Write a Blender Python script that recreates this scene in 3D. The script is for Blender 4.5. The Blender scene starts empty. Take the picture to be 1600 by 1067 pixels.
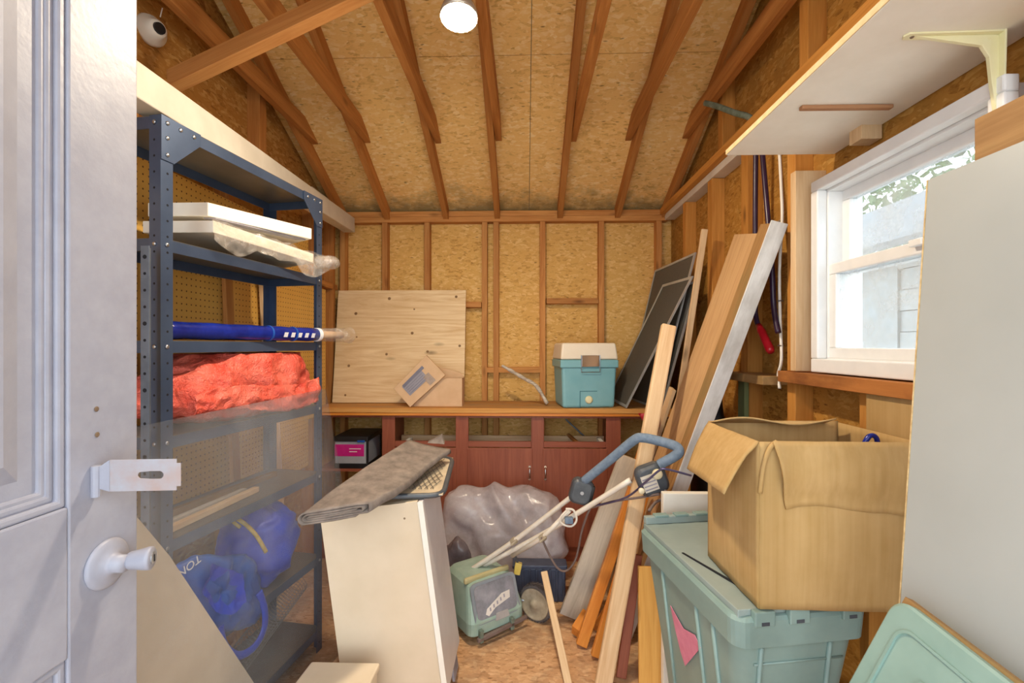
import bpy, bmesh, math, random
from mathutils import Vector as V, Matrix, noise as mn

random.seed(7)
SC = bpy.context.scene
COL = SC.collection
PI = math.pi

# ------------------------------------------------------------------ camera, world, exposure
CAM_H = 1.35
YAW = math.radians(1.6)
F = 711.0                                   # focal length in pixels of the 1600 x 1067 frame
cd = bpy.data.cameras.new('camera')
cd.lens = 16.0; cd.sensor_width = 36.0; cd.sensor_fit = 'HORIZONTAL'
cd.shift_y = 6.5 / 1600.0
cd.clip_start = 0.02
cam = bpy.data.objects.new('camera', cd); COL.objects.link(cam)
cam.location = (0, 0, CAM_H)
cam.rotation_euler = (PI / 2, 0, YAW)
SC.camera = cam

wd = bpy.data.worlds.new('overcast_sky'); SC.world = wd; wd.use_nodes = True
bg = wd.node_tree.nodes['Background']
bg.inputs[0].default_value = (0.86, 0.93, 1.0, 1)
bg.inputs[1].default_value = 2.7

SC.cycles.max_bounces = 5; SC.cycles.diffuse_bounces = 4; SC.cycles.glossy_bounces = 2
SC.cycles.transmission_bounces = 2; SC.cycles.transparent_max_bounces = 8
SC.cycles.caustics_reflective = False; SC.cycles.caustics_refractive = False
SC.view_settings.view_transform = 'Standard'
SC.view_settings.look = 'None'
SC.view_settings.gamma = 1.0
SC.view_settings.use_curve_mapping = False
SC.view_settings.exposure = 0.68
BULB_STRENGTH = 560.0

# ------------------------------------------------------------------ measuring: a pixel and a known plane give a place in the room
def ray(px, py):
    a = (px - 800.0) / F; c = (540.0 - py) / F
    return V((a * math.cos(YAW) - math.sin(YAW), a * math.sin(YAW) + math.cos(YAW), c))
def atY(px, py, y):
    d = ray(px, py); k = y / d.y; return V((d.x * k, y, CAM_H + d.z * k))
def atX(px, py, x):
    d = ray(px, py); k = x / d.x; return V((x, d.y * k, CAM_H + d.z * k))
def atZ(px, py, z):
    d = ray(px, py); k = (z - CAM_H) / d.z; return V((d.x * k, d.y * k, z))

# ------------------------------------------------------------------ objects
WM = {}
def put(o, parent=None, M=None):
    COL.objects.link(o)
    M = M or Matrix.Identity(4)
    if parent is not None:
        o.parent = parent
        o.matrix_parent_inverse = WM[parent.name].inverted()
    o.matrix_basis = M
    WM[o.name] = M.copy()
    return o
def tag(o, label, cat, group=None, kind=None):
    o['label'] = label; o['category'] = cat
    if group: o['group'] = group
    if kind: o['kind'] = kind
    return o
def thing(name, label, cat, loc=(0, 0, 0), group=None, kind=None):
    o = bpy.data.objects.new(name, None); o.empty_display_size = 0.05
    put(o, None, Matrix.Translation(V(loc)))
    return tag(o, label, cat, group, kind)

def frame(p, x, y=None, z=None):
    """matrix with origin p, local X along x, local Y near y"""
    x = V(x).normalized()
    if y is not None:
        y = V(y); y = (y - x * y.dot(x)).normalized(); z = x.cross(y)
    else:
        z = V(z); z = (z - x * z.dot(x)).normalized(); y = z.cross(x)
    return Matrix(((x.x, y.x, z.x, p[0]), (x.y, y.y, z.y, p[1]), (x.z, y.z, z.z, p[2]), (0, 0, 0, 1)))

class MB:
    def __init__(s): s.v = []; s.f = []
    def add(s, vs, fs):
        n = len(s.v); s.v += [tuple(p) for p in vs]; s.f += [tuple(i + n for i in f) for f in fs]; return s
    def hexa(s, b, t):
        return s.add(list(b) + list(t), [(3, 2, 1, 0), (4, 5, 6, 7), (0, 1, 5, 4), (1, 2, 6, 5), (2, 3, 7, 6), (3, 0, 4, 7)])
    def box(s, lo, hi):
        x0, y0, z0 = lo; x1, y1, z1 = hi
        return s.hexa([(x0, y0, z0), (x1, y0, z0), (x1, y1, z0), (x0, y1, z0)], [(x0, y0, z1), (x1, y0, z1), (x1, y1, z1), (x0, y1, z1)])
    def prism(s, poly, d):
        n = len(poly); d = V(d)
        a = [V(p) for p in poly]; b = [p + d for p in a]
        return s.add(a + b, [tuple(range(n - 1, -1, -1)), tuple(range(n, 2 * n))] + [(i, (i + 1) % n, n + (i + 1) % n, n + i) for i in range(n)])
    def ring(s, outer, inner, d):
        """plate with a hole: outer and inner loops of equal length, pushed along d"""
        n = len(outer); d = V(d)
        o = [V(p) for p in outer]; i = [V(p) for p in inner]
        vs = o + i + [p + d for p in o] + [p + d for p in i]; fs = []
        for k in range(n):
            j = (k + 1) % n
            fs += [(k, n + k, n + j, j), (2 * n + k, 2 * n + j, 3 * n + j, 3 * n + k), (k, j, 2 * n + j, 2 * n + k), (n + j, n + k, 3 * n + k, 3 * n + j)]
        return s.add(vs, fs)
    def tube(s, path, r, n=10, caps=True, flat=1.0):
        path = [V(p) for p in path]; m = len(path); rs = r if isinstance(r, (list, tuple)) else [r] * m
        rings = []; up = None
        for i, p in enumerate(path):
            t = ((path[min(i + 1, m - 1)] - path[max(i - 1, 0)])).normalized()
            if up is None:
                up = V((0, 0, 1)) if abs(t.z) < 0.9 else V((1, 0, 0))
            a = (up - t * up.dot(t)).normalized(); b = t.cross(a); up = a
            rings.append([p + (a * math.cos(2 * PI * k / n) * flat + b * math.sin(2 * PI * k / n)) * rs[i] for k in range(n)])
        vs = [q for rr in rings for q in rr]
        fs = [(i * n + k, i * n + (k + 1) % n, (i + 1) * n + (k + 1) % n, (i + 1) * n + k) for i in range(m - 1) for k in range(n)]
        if caps: fs += [tuple(range(n - 1, -1, -1)), tuple((m - 1) * n + k for k in range(n))]
        return s.add(vs, fs)
    def lathe(s, prof, o, ax, n=24):
        o = V(o); ax = V(ax).normalized(); a = (V((0, 0, 1)) if abs(ax.z) < 0.9 else V((1, 0, 0)))
        a = (a - ax * a.dot(ax)).normalized(); b = ax.cross(a)
        vs = [o + ax * h + (a * math.cos(2 * PI * k / n) + b * math.sin(2 * PI * k / n)) * max(r, 1e-4) for r, h in prof for k in range(n)]
        m = len(prof)
        fs = [(i * n + k, i * n + (k + 1) % n, (i + 1) * n + (k + 1) % n, (i + 1) * n + k) for i in range(m - 1) for k in range(n)]
        fs += [tuple(range(n - 1, -1, -1)), tuple((m - 1) * n + k for k in range(n))]
        return s.add(vs, fs)
    def grid(s, fn, nu, nv, close_u=False):
        vs = [fn(i / (nu if close_u else nu - 1), j / (nv - 1)) for j in range(nv) for i in range(nu)]
        m = nu if close_u else nu - 1
        return s.add(vs, [(j * nu + i, j * nu + (i + 1) % nu, (j + 1) * nu + (i + 1) % nu, (j + 1) * nu + i) for j in range(nv - 1) for i in range(m)])
    def build(s, name, mat, parent=None, M=None, bevel=0.0, smooth=False, solid=0.0, sub=0, kind=None, seg=2):
        me = bpy.data.meshes.new(name); me.from_pydata(s.v, [], s.f)
        bm = bmesh.new(); bm.from_mesh(me); bmesh.ops.recalc_face_normals(bm, faces=bm.faces); bm.to_mesh(me); bm.free()
        me.materials.append(mat)
        if smooth:
            for p in me.polygons: p.use_smooth = True
        o = bpy.data.objects.new(name, me); put(o, parent, M)
        if sub:
            m = o.modifiers.new('sub', 'SUBSURF'); m.levels = m.render_levels = sub
        if solid:
            m = o.modifiers.new('solid', 'SOLIDIFY'); m.thickness = solid; m.offset = 0
        if bevel:
            m = o.modifiers.new('bevel', 'BEVEL'); m.width = bevel; m.segments = seg; m.limit_method = 'ANGLE'; m.angle_limit = math.radians(40)
        if kind: o['kind'] = kind
        return o

def box(name, lo, hi, mat, parent=None, bevel=0.0, M=None):
    return MB().box(lo, hi).build(name, mat, parent, M, bevel)
def bar(name, p0, p1, w, t, wdir, mat, parent=None, bevel=0.002, ends=None):
    """timber or strip from p0 to p1, w wide along wdir, t thick; the grain runs along its length"""
    p0 = V(p0); p1 = V(p1); L = (p1 - p0).length
    M = frame(p0, p1 - p0, wdir)
    mb = MB().box((0, -w / 2, -t / 2), (L, w / 2, t / 2))
    if ends:                                   # slanted cut: shift of the top corners at either end along X
        a, b = ends
        v = [list(q) for q in mb.v]
        for q in v:
            if q[1] > 0: q[0] += a if q[0] < L / 2 else b
        mb.v = [tuple(q) for q in v]
    return mb.build(name, mat, parent, M, bevel)
def smooth_path(pts, n=6):
    pts = [V(p) for p in pts]; out = []
    for i in range(len(pts) - 1):
        p0 = pts[max(i - 1, 0)]; p1 = pts[i]; p2 = pts[i + 1]; p3 = pts[min(i + 2, len(pts) - 1)]
        for k in range(n):
            t = k / n
            out.append(0.5 * ((2 * p1) + (p2 - p0) * t + (2 * p0 - 5 * p1 + 4 * p2 - p3) * t * t + (3 * p1 - p0 - 3 * p2 + p3) * t ** 3))
    return out + [pts[-1]]
def rrect(cx, cy, w, h, r, n=5):
    out = []
    for sx, sy, a0 in ((1, 1, 0), (-1, 1, 90), (-1, -1, 180), (1, -1, 270)):
        for k in range(n + 1):
            a = math.radians(a0 + 90 * k / n)
            out.append((cx + sx * (w / 2 - r) + r * math.cos(a), cy + sy * (h / 2 - r) + r * math.sin(a)))
    return out
def ridge(p, f=1.0, seed=0.0):
    return mn.ridged_multi_fractal(V(p) * f + V((seed, seed * .7, -seed)), 0.9, 2.1, 4, 0.9, 1.8)
def blob_mesh(c, rad, seed, amp=0.12, f=3.0, nu=64, nv=40, e=0.7, axis=None, flat_bottom=None):
    """a crumpled bundle: rounded block pushed in and out by creases"""
    c = V(c); R = axis or Matrix.Identity(3)
    def sp(x): return math.copysign(abs(x) ** e, x)
    def fn(u, v):
        a = 2 * PI * u; b = PI * (v - .5)
        q = V((sp(math.cos(a)) * sp(math.cos(b)) * rad[0], sp(math.sin(a)) * sp(math.cos(b)) * rad[1], sp(math.sin(b)) * rad[2]))
        d = ridge(q, f, seed) * 0.6 + mn.fractal(q * f * 2.3 + V((seed, 0, 3)), 1.0, 2.0, 4) * 0.35 - 0.5
        k = 1 + amp * d
        q = V((q.x * k, q.y * k, q.z * k))
        p = c + R @ q
        if flat_bottom is not None and p.z < flat_bottom: p.z = flat_bottom + 0.0005 * (1 + math.sin(a * 5))
        return p
    return MB().grid(fn, nu, nv, close_u=True)
def text_mesh(name, body, size, mat, parent, M, extrude=0.0004):
    cu = bpy.data.curves.new('lettering', 'FONT'); cu.body = body; cu.size = size; cu.extrude = extrude
    cu.align_x = 'CENTER'; cu.align_y = 'CENTER'
    t = bpy.data.objects.new('tmp', cu)
    me = bpy.data.meshes.new_from_object(t); bpy.data.objects.remove(t)
    me.materials.clear(); me.materials.append(mat)
    o = bpy.data.objects.new(name, me); return put(o, parent, M)

# ------------------------------------------------------------------ materials
def C(h, a=1.0):
    r = [int(h[i:i + 2], 16) / 255 for i in (0, 2, 4)]
    return tuple((c / 12.92 if c <= .04045 else ((c + .055) / 1.055) ** 2.4) for c in r) + (a,)
class Mat:
    def __init__(s, name):
        s.m = bpy.data.materials.new(name); s.m.use_nodes = True
        s.nt = s.m.node_tree; s.b = s.nt.nodes['Principled BSDF']; s.out = s.nt.nodes['Material Output']
    def n(s, t, **kw):
        nd = s.nt.nodes.new(t)
        for k, v in kw.items():
            if k in nd.inputs: s.set(nd.inputs[k], v)
            else: setattr(nd, k, v)
        return nd
    def set(s, sock, v):
        if hasattr(v, 'is_output'): s.nt.links.new(v, sock)
        else: sock.default_value = v
    def bs(s, **kw):
        for k, v in kw.items(): s.set(s.b.inputs[k.replace('_', ' ')], v)
        return s
    def ramp(s, fac, stops):
        r = s.n('ShaderNodeValToRGB'); s.set(r.inputs[0], fac)
        e = r.color_ramp.elements
        while len(e) < len(stops): e.new(0.5)
        for el, (p, c) in zip(e, stops): el.position = p; el.color = c
        return r.outputs[0]
    def mix(s, f, a, b, mode='MIX'):
        m = s.n('ShaderNodeMix', data_type='RGBA', blend_type=mode)
        s.set(m.inputs[0], f); s.set(m.inputs[6], a); s.set(m.inputs[7], b); return m.outputs[2]
    def math(s, op, a, b=0.0):
        m = s.n('ShaderNodeMath', operation=op); s.set(m.inputs[0], a); s.set(m.inputs[1], b); return m.outputs[0]
    def coord(s, rnd=True):
        tc = s.n('ShaderNodeTexCoord').outputs['Object']
        if not rnd: return tc
        oi = s.n('ShaderNodeObjectInfo').outputs['Random']
        v = s.n('ShaderNodeVectorMath', operation='SCALE'); v.inputs[0].default_value = (31.0, 17.0, 23.0); s.set(v.inputs['Scale'], oi)
        a = s.n('ShaderNodeVectorMath', operation='ADD'); s.set(a.inputs[0], tc); s.set(a.inputs[1], v.outputs[0]); return a.outputs[0]
    def map(s, vec, scale=(1, 1, 1), rot=(0, 0, 0), loc=(0, 0, 0)):
        m = s.n('ShaderNodeMapping'); s.set(m.inputs['Vector'], vec)
        m.inputs['Scale'].default_value = scale; m.inputs['Rotation'].default_value = rot; m.inputs['Location'].default_value = loc
        return m.outputs[0]
    def noise(s, vec, scale, detail=4, rough=0.55, dist=0.0):
        n = s.n('ShaderNodeTexNoise'); s.set(n.inputs['Vector'], vec)
        n.inputs['Scale'].default_value = scale; n.inputs['Detail'].default_value = detail
        n.inputs['Roughness'].default_value = rough; n.inputs['Distortion'].default_value = dist
        return n.outputs['Fac']
    def bump(s, h, strength=0.2, dist=0.01):
        b = s.n('ShaderNodeBump'); s.set(b.inputs['Height'], h)
        b.inputs['Strength'].default_value = strength; b.inputs['Distance'].default_value = dist
        s.set(s.b.inputs['Normal'], b.outputs[0]); return s

def wood(name, ca, cb, rough=0.72, scale=1.0, knots=True, stain=None, var=0.35, dist=1.2):
    m = Mat(name); co = m.coord()
    g = m.noise(m.map(co, (1.6 * scale, 22 * scale, 22 * scale)), 1.0, 4, 0.6, dist)
    f = m.noise(m.map(co, (8 * scale, 190 * scale, 190 * scale)), 1.0, 3, 0.6)
    fac = m.math('ADD', m.math('MULTIPLY', g, 0.75), m.math('MULTIPLY', f, 0.25))
    c = m.ramp(fac, [(0.3, C(ca)), (0.7, C(cb))])
    if knots:
        vo = m.n('ShaderNodeTexVoronoi'); m.set(vo.inputs['Vector'], m.map(co, (2.6, 7.5, 7.5))); vo.inputs['Scale'].default_value = 1.0
        k = m.ramp(vo.outputs['Distance'], [(0.03, (1, 1, 1, 1)), (0.14, (0, 0, 0, 1))])
        dk = tuple(x * 0.35 for x in C(ca)[:3]) + (1,)
        c = m.mix(m.math('MULTIPLY', k, 0.8), c, dk)
    if stain:
        st = m.ramp(m.noise(m.map(co, (3, 6, 6)), 1.0, 5, 0.65), [(0.45, (0, 0, 0, 1)), (0.68, (1, 1, 1, 1))])
        c = m.mix(m.math('MULTIPLY', st, stain[1]), c, C(stain[0]))
    oi = m.n('ShaderNodeObjectInfo').outputs['Random']
    h = m.n('ShaderNodeHueSaturation'); m.set(h.inputs['Color'], c)
    m.set(h.inputs['Value'], m.math('ADD', m.math('MULTIPLY', oi, var), 1 - var / 2))
    h.inputs['Hue'].default_value = 0.5
    m.bs(Base_Color=h.outputs[0], Roughness=rough); m.b.inputs['Specular IOR Level'].default_value = 0.3
    return m.m

def osb(name, axes, dark='8a5a26', mid='c8964e', light='e2bd7c', dirt=None, dirt_amt=0.5, mould=False):
    m = Mat(name); tc = m.coord(False)
    sx = m.n('ShaderNodeSeparateXYZ'); m.set(sx.inputs[0], tc)
    cb = m.n('ShaderNodeCombineXYZ'); m.set(cb.inputs[0], sx.outputs[axes[0]]); m.set(cb.inputs[1], sx.outputs[axes[1]])
    co = cb.outputs[0]
    wob = m.n('ShaderNodeTexNoise'); wob.inputs['Detail'].default_value = 1; m.set(wob.inputs['Vector'], co); wob.inputs['Scale'].default_value = 14
    va = m.n('ShaderNodeVectorMath', operation='SCALE'); m.set(va.inputs[0], wob.outputs['Color']); va.inputs['Scale'].default_value = 0.022
    ad = m.n('ShaderNodeVectorMath', operation='ADD'); m.set(ad.inputs[0], co); m.set(ad.inputs[1], va.outputs[0]); co = ad.outputs[0]
    layers = []
    for k, (rot, s) in enumerate(((0.35, (26, 60, 1)), (-0.8, (30, 66, 1)), (1.35, (28, 62, 1)), (2.2, (34, 78, 1)))):
        vo = m.n('ShaderNodeTexVoronoi'); m.set(vo.inputs['Vector'], m.map(co, s, (0, 0, rot), (k * 3.1, k * 1.7, 0))); vo.inputs['Scale'].default_value = 1.0
        sp = m.n('ShaderNodeSeparateColor'); m.set(sp.inputs[0], vo.outputs['Color']); layers.append((sp.outputs[0], sp.outputs[1]))
    f = layers[0][0]
    for v, g in layers[1:]:
        k = m.math('GREATER_THAN', g, 0.5); mx = m.n('ShaderNodeMix', data_type='FLOAT'); m.set(mx.inputs[0], k); m.set(mx.inputs[2], f); m.set(mx.inputs[3], v); f = mx.outputs[0]
    fine = m.noise(m.map(co, (60, 160, 1), (0, 0, .3)), 1.0, 2)
    big = m.noise(co, 2.2, 2, 0.6)
    tot = m.math('ADD', m.math('ADD', m.math('MULTIPLY', f, 0.42), m.math('MULTIPLY', fine, 0.33)), m.math('MULTIPLY', big, 0.30))
    c = m.ramp(tot, [(0.22, C(dark)), (0.42, C(mid)), (0.58, C(mid)), (0.85, C(light))])
    fl = m.n('ShaderNodeTexVoronoi'); m.set(fl.inputs['Vector'], m.map(co, (9, 34, 1), (0, 0, 0.9))); fl.inputs['Scale'].default_value = 1.0
    fk = m.ramp(fl.outputs['Distance'], [(0.05, (1, 1, 1, 1)), (0.12, (0, 0, 0, 1))])
    c = m.mix(m.math('MULTIPLY', fk, 0.75), c, C('5a3212'))
    if dirt:
        d = m.ramp(m.noise(m.map(co, (2.2, 2.2, 1)), 1.0, 6, 0.7), [(0.45, (0, 0, 0, 1)), (0.7, (1, 1, 1, 1))])
        c = m.mix(m.math('MULTIPLY', d, dirt_amt), c, C(dirt))
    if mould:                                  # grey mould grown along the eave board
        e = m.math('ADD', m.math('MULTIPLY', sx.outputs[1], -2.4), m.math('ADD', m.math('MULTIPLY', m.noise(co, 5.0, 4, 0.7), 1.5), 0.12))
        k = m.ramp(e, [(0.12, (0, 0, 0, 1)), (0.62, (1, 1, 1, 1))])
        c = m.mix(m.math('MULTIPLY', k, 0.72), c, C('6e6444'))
    m.bs(Base_Color=c, Roughness=0.8); m.b.inputs['Specular IOR Level'].default_value = 0.2
    return m.m

def plain(name, ca, cb=None, rough=0.5, metal=0.0, scale=12.0, bump=0.0, spec=0.5, detail=4, stops=(0.35, 0.7)):
    m = Mat(name); co = m.coord(); f = m.noise(co, scale, detail, 0.6)
    c = m.ramp(f, [(stops[0], C(ca)), (stops[1], C(cb or ca))])
    m.bs(Base_Color=c, Roughness=rough, Metallic=metal); m.b.inputs['Specular IOR Level'].default_value = spec
    if bump: m.bump(m.noise(co, scale * 3, 4), bump, 0.006)
    return m.m
def film(name, tint, haze, haze_col, rough=0.15, crease=0.0, scale=20.0, amt=(0.1, 0.5)):
    """thin clear or hazy plastic: part of the light passes, part is scattered by dust and creases"""
    m = Mat(name); co = m.coord()
    tr = m.n('ShaderNodeBsdfTransparent'); tr.inputs[0].default_value = C(tint)
    m.bs(Base_Color=C(haze_col), Roughness=rough); m.b.inputs['Specular IOR Level'].default_value = 0.7
    f = m.noise(co, scale, 6, 0.65)
    lo, hi = amt
    fac = m.ramp(f, [(0.35, (lo, lo, lo, 1)), (0.72, (hi, hi, hi, 1))])
    mx = m.n('ShaderNodeMixShader'); m.set(mx.inputs[0], fac); m.set(mx.inputs[1], tr.outputs[0]); m.set(mx.inputs[2], m.b.outputs[0])
    m.set(m.out.inputs[0], mx.outputs[0])
    if crease: m.bump(m.noise(co, scale * 1.5, 5, 0.6, 1.5), crease, 0.02)
    return m.m

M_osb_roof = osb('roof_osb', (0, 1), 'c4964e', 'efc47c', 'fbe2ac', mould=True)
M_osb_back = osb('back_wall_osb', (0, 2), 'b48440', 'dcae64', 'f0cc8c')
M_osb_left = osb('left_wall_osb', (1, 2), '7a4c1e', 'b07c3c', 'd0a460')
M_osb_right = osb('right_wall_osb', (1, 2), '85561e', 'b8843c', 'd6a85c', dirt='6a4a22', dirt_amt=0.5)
M_stud = wood('stud_pine', 'a86a34', 'cf9656', var=0.25)
M_stud_r = wood('right_stud_pine', 'b0702c', 'd69a4c', var=0.25)
M_rafter = wood('rafter_pine', '9c602a', 'c88a4a', var=0.2)
M_raw = wood('fresh_pine', 'c8a074', 'e4c8a0', var=0.1)
M_oak = wood('oak_plank', 'b48c60', 'd0aa7c', var=0.1, scale=1.6, knots=False)
M_varn = wood('varnished_pine', 'c8742a', 'e39a44', rough=0.35, var=0.15)
M_grey_wood = wood('weathered_board', 'b4a692', 'd8ccb8', var=0.1, stain=('7d7468', 0.35))
M_brown_wood = wood('brown_board', '8a643c', 'b28a58', var=0.1, stain=('6c6a44', 0.5))
M_white_wood = wood('flaking_white_paint', 'c9c6c0', 'e6e4e0', knots=False, var=0.04, stain=('8d8377', 0.55))
M_bench = wood('bench_pine', 'a4713c', 'cf9c5c', var=0.1, stain=('94836c', 0.6))
M_bench_edge = wood('bench_edge_pine', 'c08440', 'e0aa62', var=0.1)
M_ply = wood('plywood_face', 'd2ac7a', 'f0d8ae', scale=0.5, rough=0.6, var=0.03, dist=4.0)
M_red = wood('red_stained_wood', '7e4230', 'a05c42', rough=0.45, knots=False, var=0.12)
M_birch = wood('birch_branch', '8f8070', 'e0d6c6', scale=3, var=0.02)
M_floor = osb('floor_dust', (0, 1), '9a6e44', 'd2a478', 'eeca9e', dirt='5d5048', dirt_amt=0.75)
M_door = plain('door_paint', '9698a6', 'a0a2af', rough=0.45, scale=18, bump=0.12)
M_white = plain('white_paint', 'ebe5d8', 'f2ede2', rough=0.5, scale=9, bump=0.04)
M_cream = plain('cream_melamine', 'd4c2a6', 'deccb2', rough=0.5, scale=5)
M_lam = plain('white_laminate', 'a2a5a2', 'aaadaa', rough=0.35, scale=3)
M_raw_edge = plain('particle_board_edge', 'b89a6a', 'd8c090', rough=0.9, scale=90)
M_beam = plain('chipped_white_beam', 'd2cabc', 'e0d9cc', rough=0.6, scale=7, bump=0.1)
M_knot = plain('wood_knot', '7c5c3c', '94724e', rough=0.8)
M_chip = plain('bare_wood_chip', '6e5a48', '8a765e', rough=0.9)
M_vinyl = plain('white_vinyl', 'e2e3e3', 'ececeb', rough=0.35, scale=10)
M_steel = plain('blue_shelf_paint', '445470', '50617e', rough=0.34, metal=0.45, scale=6)
M_deck = plain('brown_grey_deck', '5c564e', '70685e', rough=0.4, metal=0.2, scale=5)
M_hole = plain('dark_hole', '14161c', rough=0.9)
M_zinc = plain('zinc', '9fa3a8', 'c9ccd0', rough=0.3, metal=0.9)
M_chrome = plain('chrome', 'c4c6c8', 'dcdcdc', rough=0.15, metal=1.0)
M_black = plain('black_plastic', '17181a', '202124', rough=0.4)
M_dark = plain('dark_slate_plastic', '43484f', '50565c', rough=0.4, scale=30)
M_rubber = plain('dusty_rubber', '6a6059', '8e8278', rough=0.85, scale=22, bump=0.2, detail=8)
M_rubber_edge = plain('blue_grey_rubber', '5a6070', '767b88', rough=0.8, scale=60)
M_teal = plain('tote_green_plastic', '7b938d', '889f98', rough=0.42, scale=8)
M_teal_lid = plain('tote_lid_plastic', '7c978d', '8aa49a', rough=0.42, scale=8)
M_cooler = plain('cooler_teal', '76aeb8', '84b8c0', rough=0.4, scale=6)
M_cooler_lid = plain('cooler_lid', 'e8dcc6', 'f0e6d2', rough=0.45, scale=6)
def card(name, ca, cb):
    m = Mat(name); co = m.coord(False)
    g = m.noise(m.map(co, (70, 70, 1.2)), 1.0, 3, 0.5); b_ = m.noise(co, 5.0, 5, 0.6)
    c = m.ramp(m.math('ADD', m.math('MULTIPLY', g, .4), m.math('MULTIPLY', b_, .6)), [(0.35, C(ca)), (0.68, C(cb))])
    m.bs(Base_Color=c, Roughness=0.85); m.bump(g, 0.25, 0.004); return m.m
M_card = card('corrugated_card', 'a8864f', 'bf9e6b')
M_card2 = plain('plain_card', 'd0ab84', 'dcb992', rough=0.9, scale=9)
def crinkle(name, ca, cb, rough, s):
    m = Mat(name); co = m.coord()
    w1_ = m.noise(co, s, 5, 0.6, 0.8); w2_ = m.noise(co, s * 2.7, 4, 0.6, 1.6)
    r1_ = m.math('ABSOLUTE', m.math('SUBTRACT', w1_, 0.5)); r2_ = m.math('ABSOLUTE', m.math('SUBTRACT', w2_, 0.5))
    h = m.math('ADD', r1_, m.math('MULTIPLY', r2_, 0.5))
    c = m.ramp(m.noise(co, s * .8, 6, .65), [(0.3, C(ca)), (0.72, C(cb))])
    m.bs(Base_Color=c, Roughness=rough); m.bump(h, 0.8, 0.035); return m.m
M_tarp = crinkle('red_tarp', 'e04a38', 'f68470', 0.38, 11.0)
M_blue = plain('blue_woven_plastic', '1236b0', '1d4ad2', rough=0.35, scale=14, bump=0.3)
M_blue2 = plain('blue_printed_plastic', '1a4a9c', '2260b8', rough=0.4, scale=10, bump=0.2)
M_navy = plain('navy_wrap', '101f70', '1a2f94', rough=0.2, scale=16, bump=0.3)
M_letter = plain('white_print', 'e8e8ea', rough=0.6)
M_rope = plain('yellow_rope', 'b89a4a', 'd6ba6a', rough=0.9, scale=60, bump=0.3)
M_grip = plain('grey_foam', '66788c', '7a8ca0', rough=0.85, scale=50, bump=0.25)
M_tubew = plain('cream_tube', 'd8cfc0', 'e6ded2', rough=0.35, scale=20)
M_mow = plain('mower_green', '92ac9e', 'a6bcae', rough=0.45, scale=14)
M_cable = plain('brown_cable', '6e5c54', '80706a', rough=0.6)
M_lever = plain('purple_steel', '5d5880', '7a7598', rough=0.3, metal=0.7)
M_yellow = plain('yellow_plastic', 'd8bc50', 'e4cc70', rough=0.4)
M_ivory = plain('ivory_button', 'e0d4b0', 'e8dec0', rough=0.4)
M_tan = plain('tan_hub', '9c8f78', 'b4a68e', rough=0.8, scale=40)
M_tyre = plain('grey_tyre', '55504e', '6a6462', rough=0.85, scale=40, bump=0.3)
M_pink = plain('pink_paint', 'd07a94', 'dc8ca4', rough=0.7, scale=30)
M_mag = plain('magenta_label', 'c2187e', 'd02a90', rough=0.4)
M_redp = plain('red_grip', 'b01220', 'c41c2a', rough=0.35)
M_purple = plain('dark_handle', '2a1830', '3a2440', rough=0.3)
M_peg = None
M_wire = plain('wire_mesh', '7a7a78', '94948f', rough=0.4, metal=0.7)
M_alu = plain('screen_frame', 'b4b6b4', 'c8cac8', rough=0.4, metal=0.4)
M_print = plain('grey_print', '8d8a94', 'a09ca4', rough=0.8)
M_conc = plain('outdoor_ground', 'cfccc2', 'dddad2', rough=1.0, scale=3)  # made pale so the ground bounces more light up to the roof
M_siding = plain('pale_siding', 'a2a8aa', 'aeb3b4', rough=0.6)
M_shing = plain('grey_shingle', '6e7072', '888a8c', rough=0.9, scale=20)
M_leaf = plain('foliage', '3c5a2c', '5c7c40', rough=0.8, scale=20)
M_bark = plain('bark', '54443a', '6a5a4c', rough=1.0, scale=20)
M_mud = plain('old_cream_paint', 'e6dfae', 'ece6c0', rough=0.5)
M_rust = plain('verdigris_metal', '6e7f74', '8fa094', rough=0.6, metal=0.5, scale=40)

def peg_material():
    m = Mat('pegboard'); tc = m.coord(False)
    sx = m.n('ShaderNodeSeparateXYZ'); m.set(sx.inputs[0], tc)
    def cell(o):
        fr = m.math('FRACT', m.math('MULTIPLY', o, 1 / 0.0254)); return m.math('SUBTRACT', fr, 0.5)
    a = cell(sx.outputs[1]); b = cell(sx.outputs[2])
    d = m.math('SQRT', m.math('ADD', m.math('MULTIPLY', a, a), m.math('MULTIPLY', b, b)))
    k = m.math('LESS_THAN', d, 0.13)
    f = m.noise(tc, 3.0, 5); base = m.ramp(f, [(0.3, C('cc9a46')), (0.7, C('e2b45c'))])
    m.bs(Base_Color=m.mix(k, base, C('5c3a14')), Roughness=0.6); return m.m
M_peg = peg_material()
M_clear = film('clear_sheet', 'f3f4f6', 0.2, 'c4c5c8', rough=0.1, crease=0.02, scale=2.2, amt=(0.05, 0.20))
M_wrap = film('clear_wrap', 'f2efea', 0.2, 'd8d0c8', rough=0.12, crease=0.3, scale=16, amt=(0.08, 0.5))
M_bag = film('hazy_poly_sheet', 'ece8ea', 0.4, 'e8e2e4', rough=0.16, crease=0.35, scale=5, amt=(0.30, 0.62))
M_mesh = film('insect_screen', 'b0aca4', 0.4, '8a857a', rough=0.8, scale=300, amt=(0.34, 0.5))
M_pane = film('misted_glass', 'f4f8fa', 0.3, 'dfe6ea', rough=0.05, scale=7, amt=(0.12, 0.5))
M_mowin = film('scuffed_window', 'c8ccd4', 0.4, 'b4b4bc', rough=0.2, scale=12, amt=(0.35, 0.75))
def emit(name, col, s):
    m = Mat(name); e = m.n('ShaderNodeEmission'); e.inputs[0].default_value = col; e.inputs[1].default_value = s
    m.set(m.out.inputs[0], e.outputs[0]); return m.m
M_bulb = emit('glowing_bulb_face', (1.0, 0.84, 0.62, 1), BULB_STRENGTH)

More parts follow.
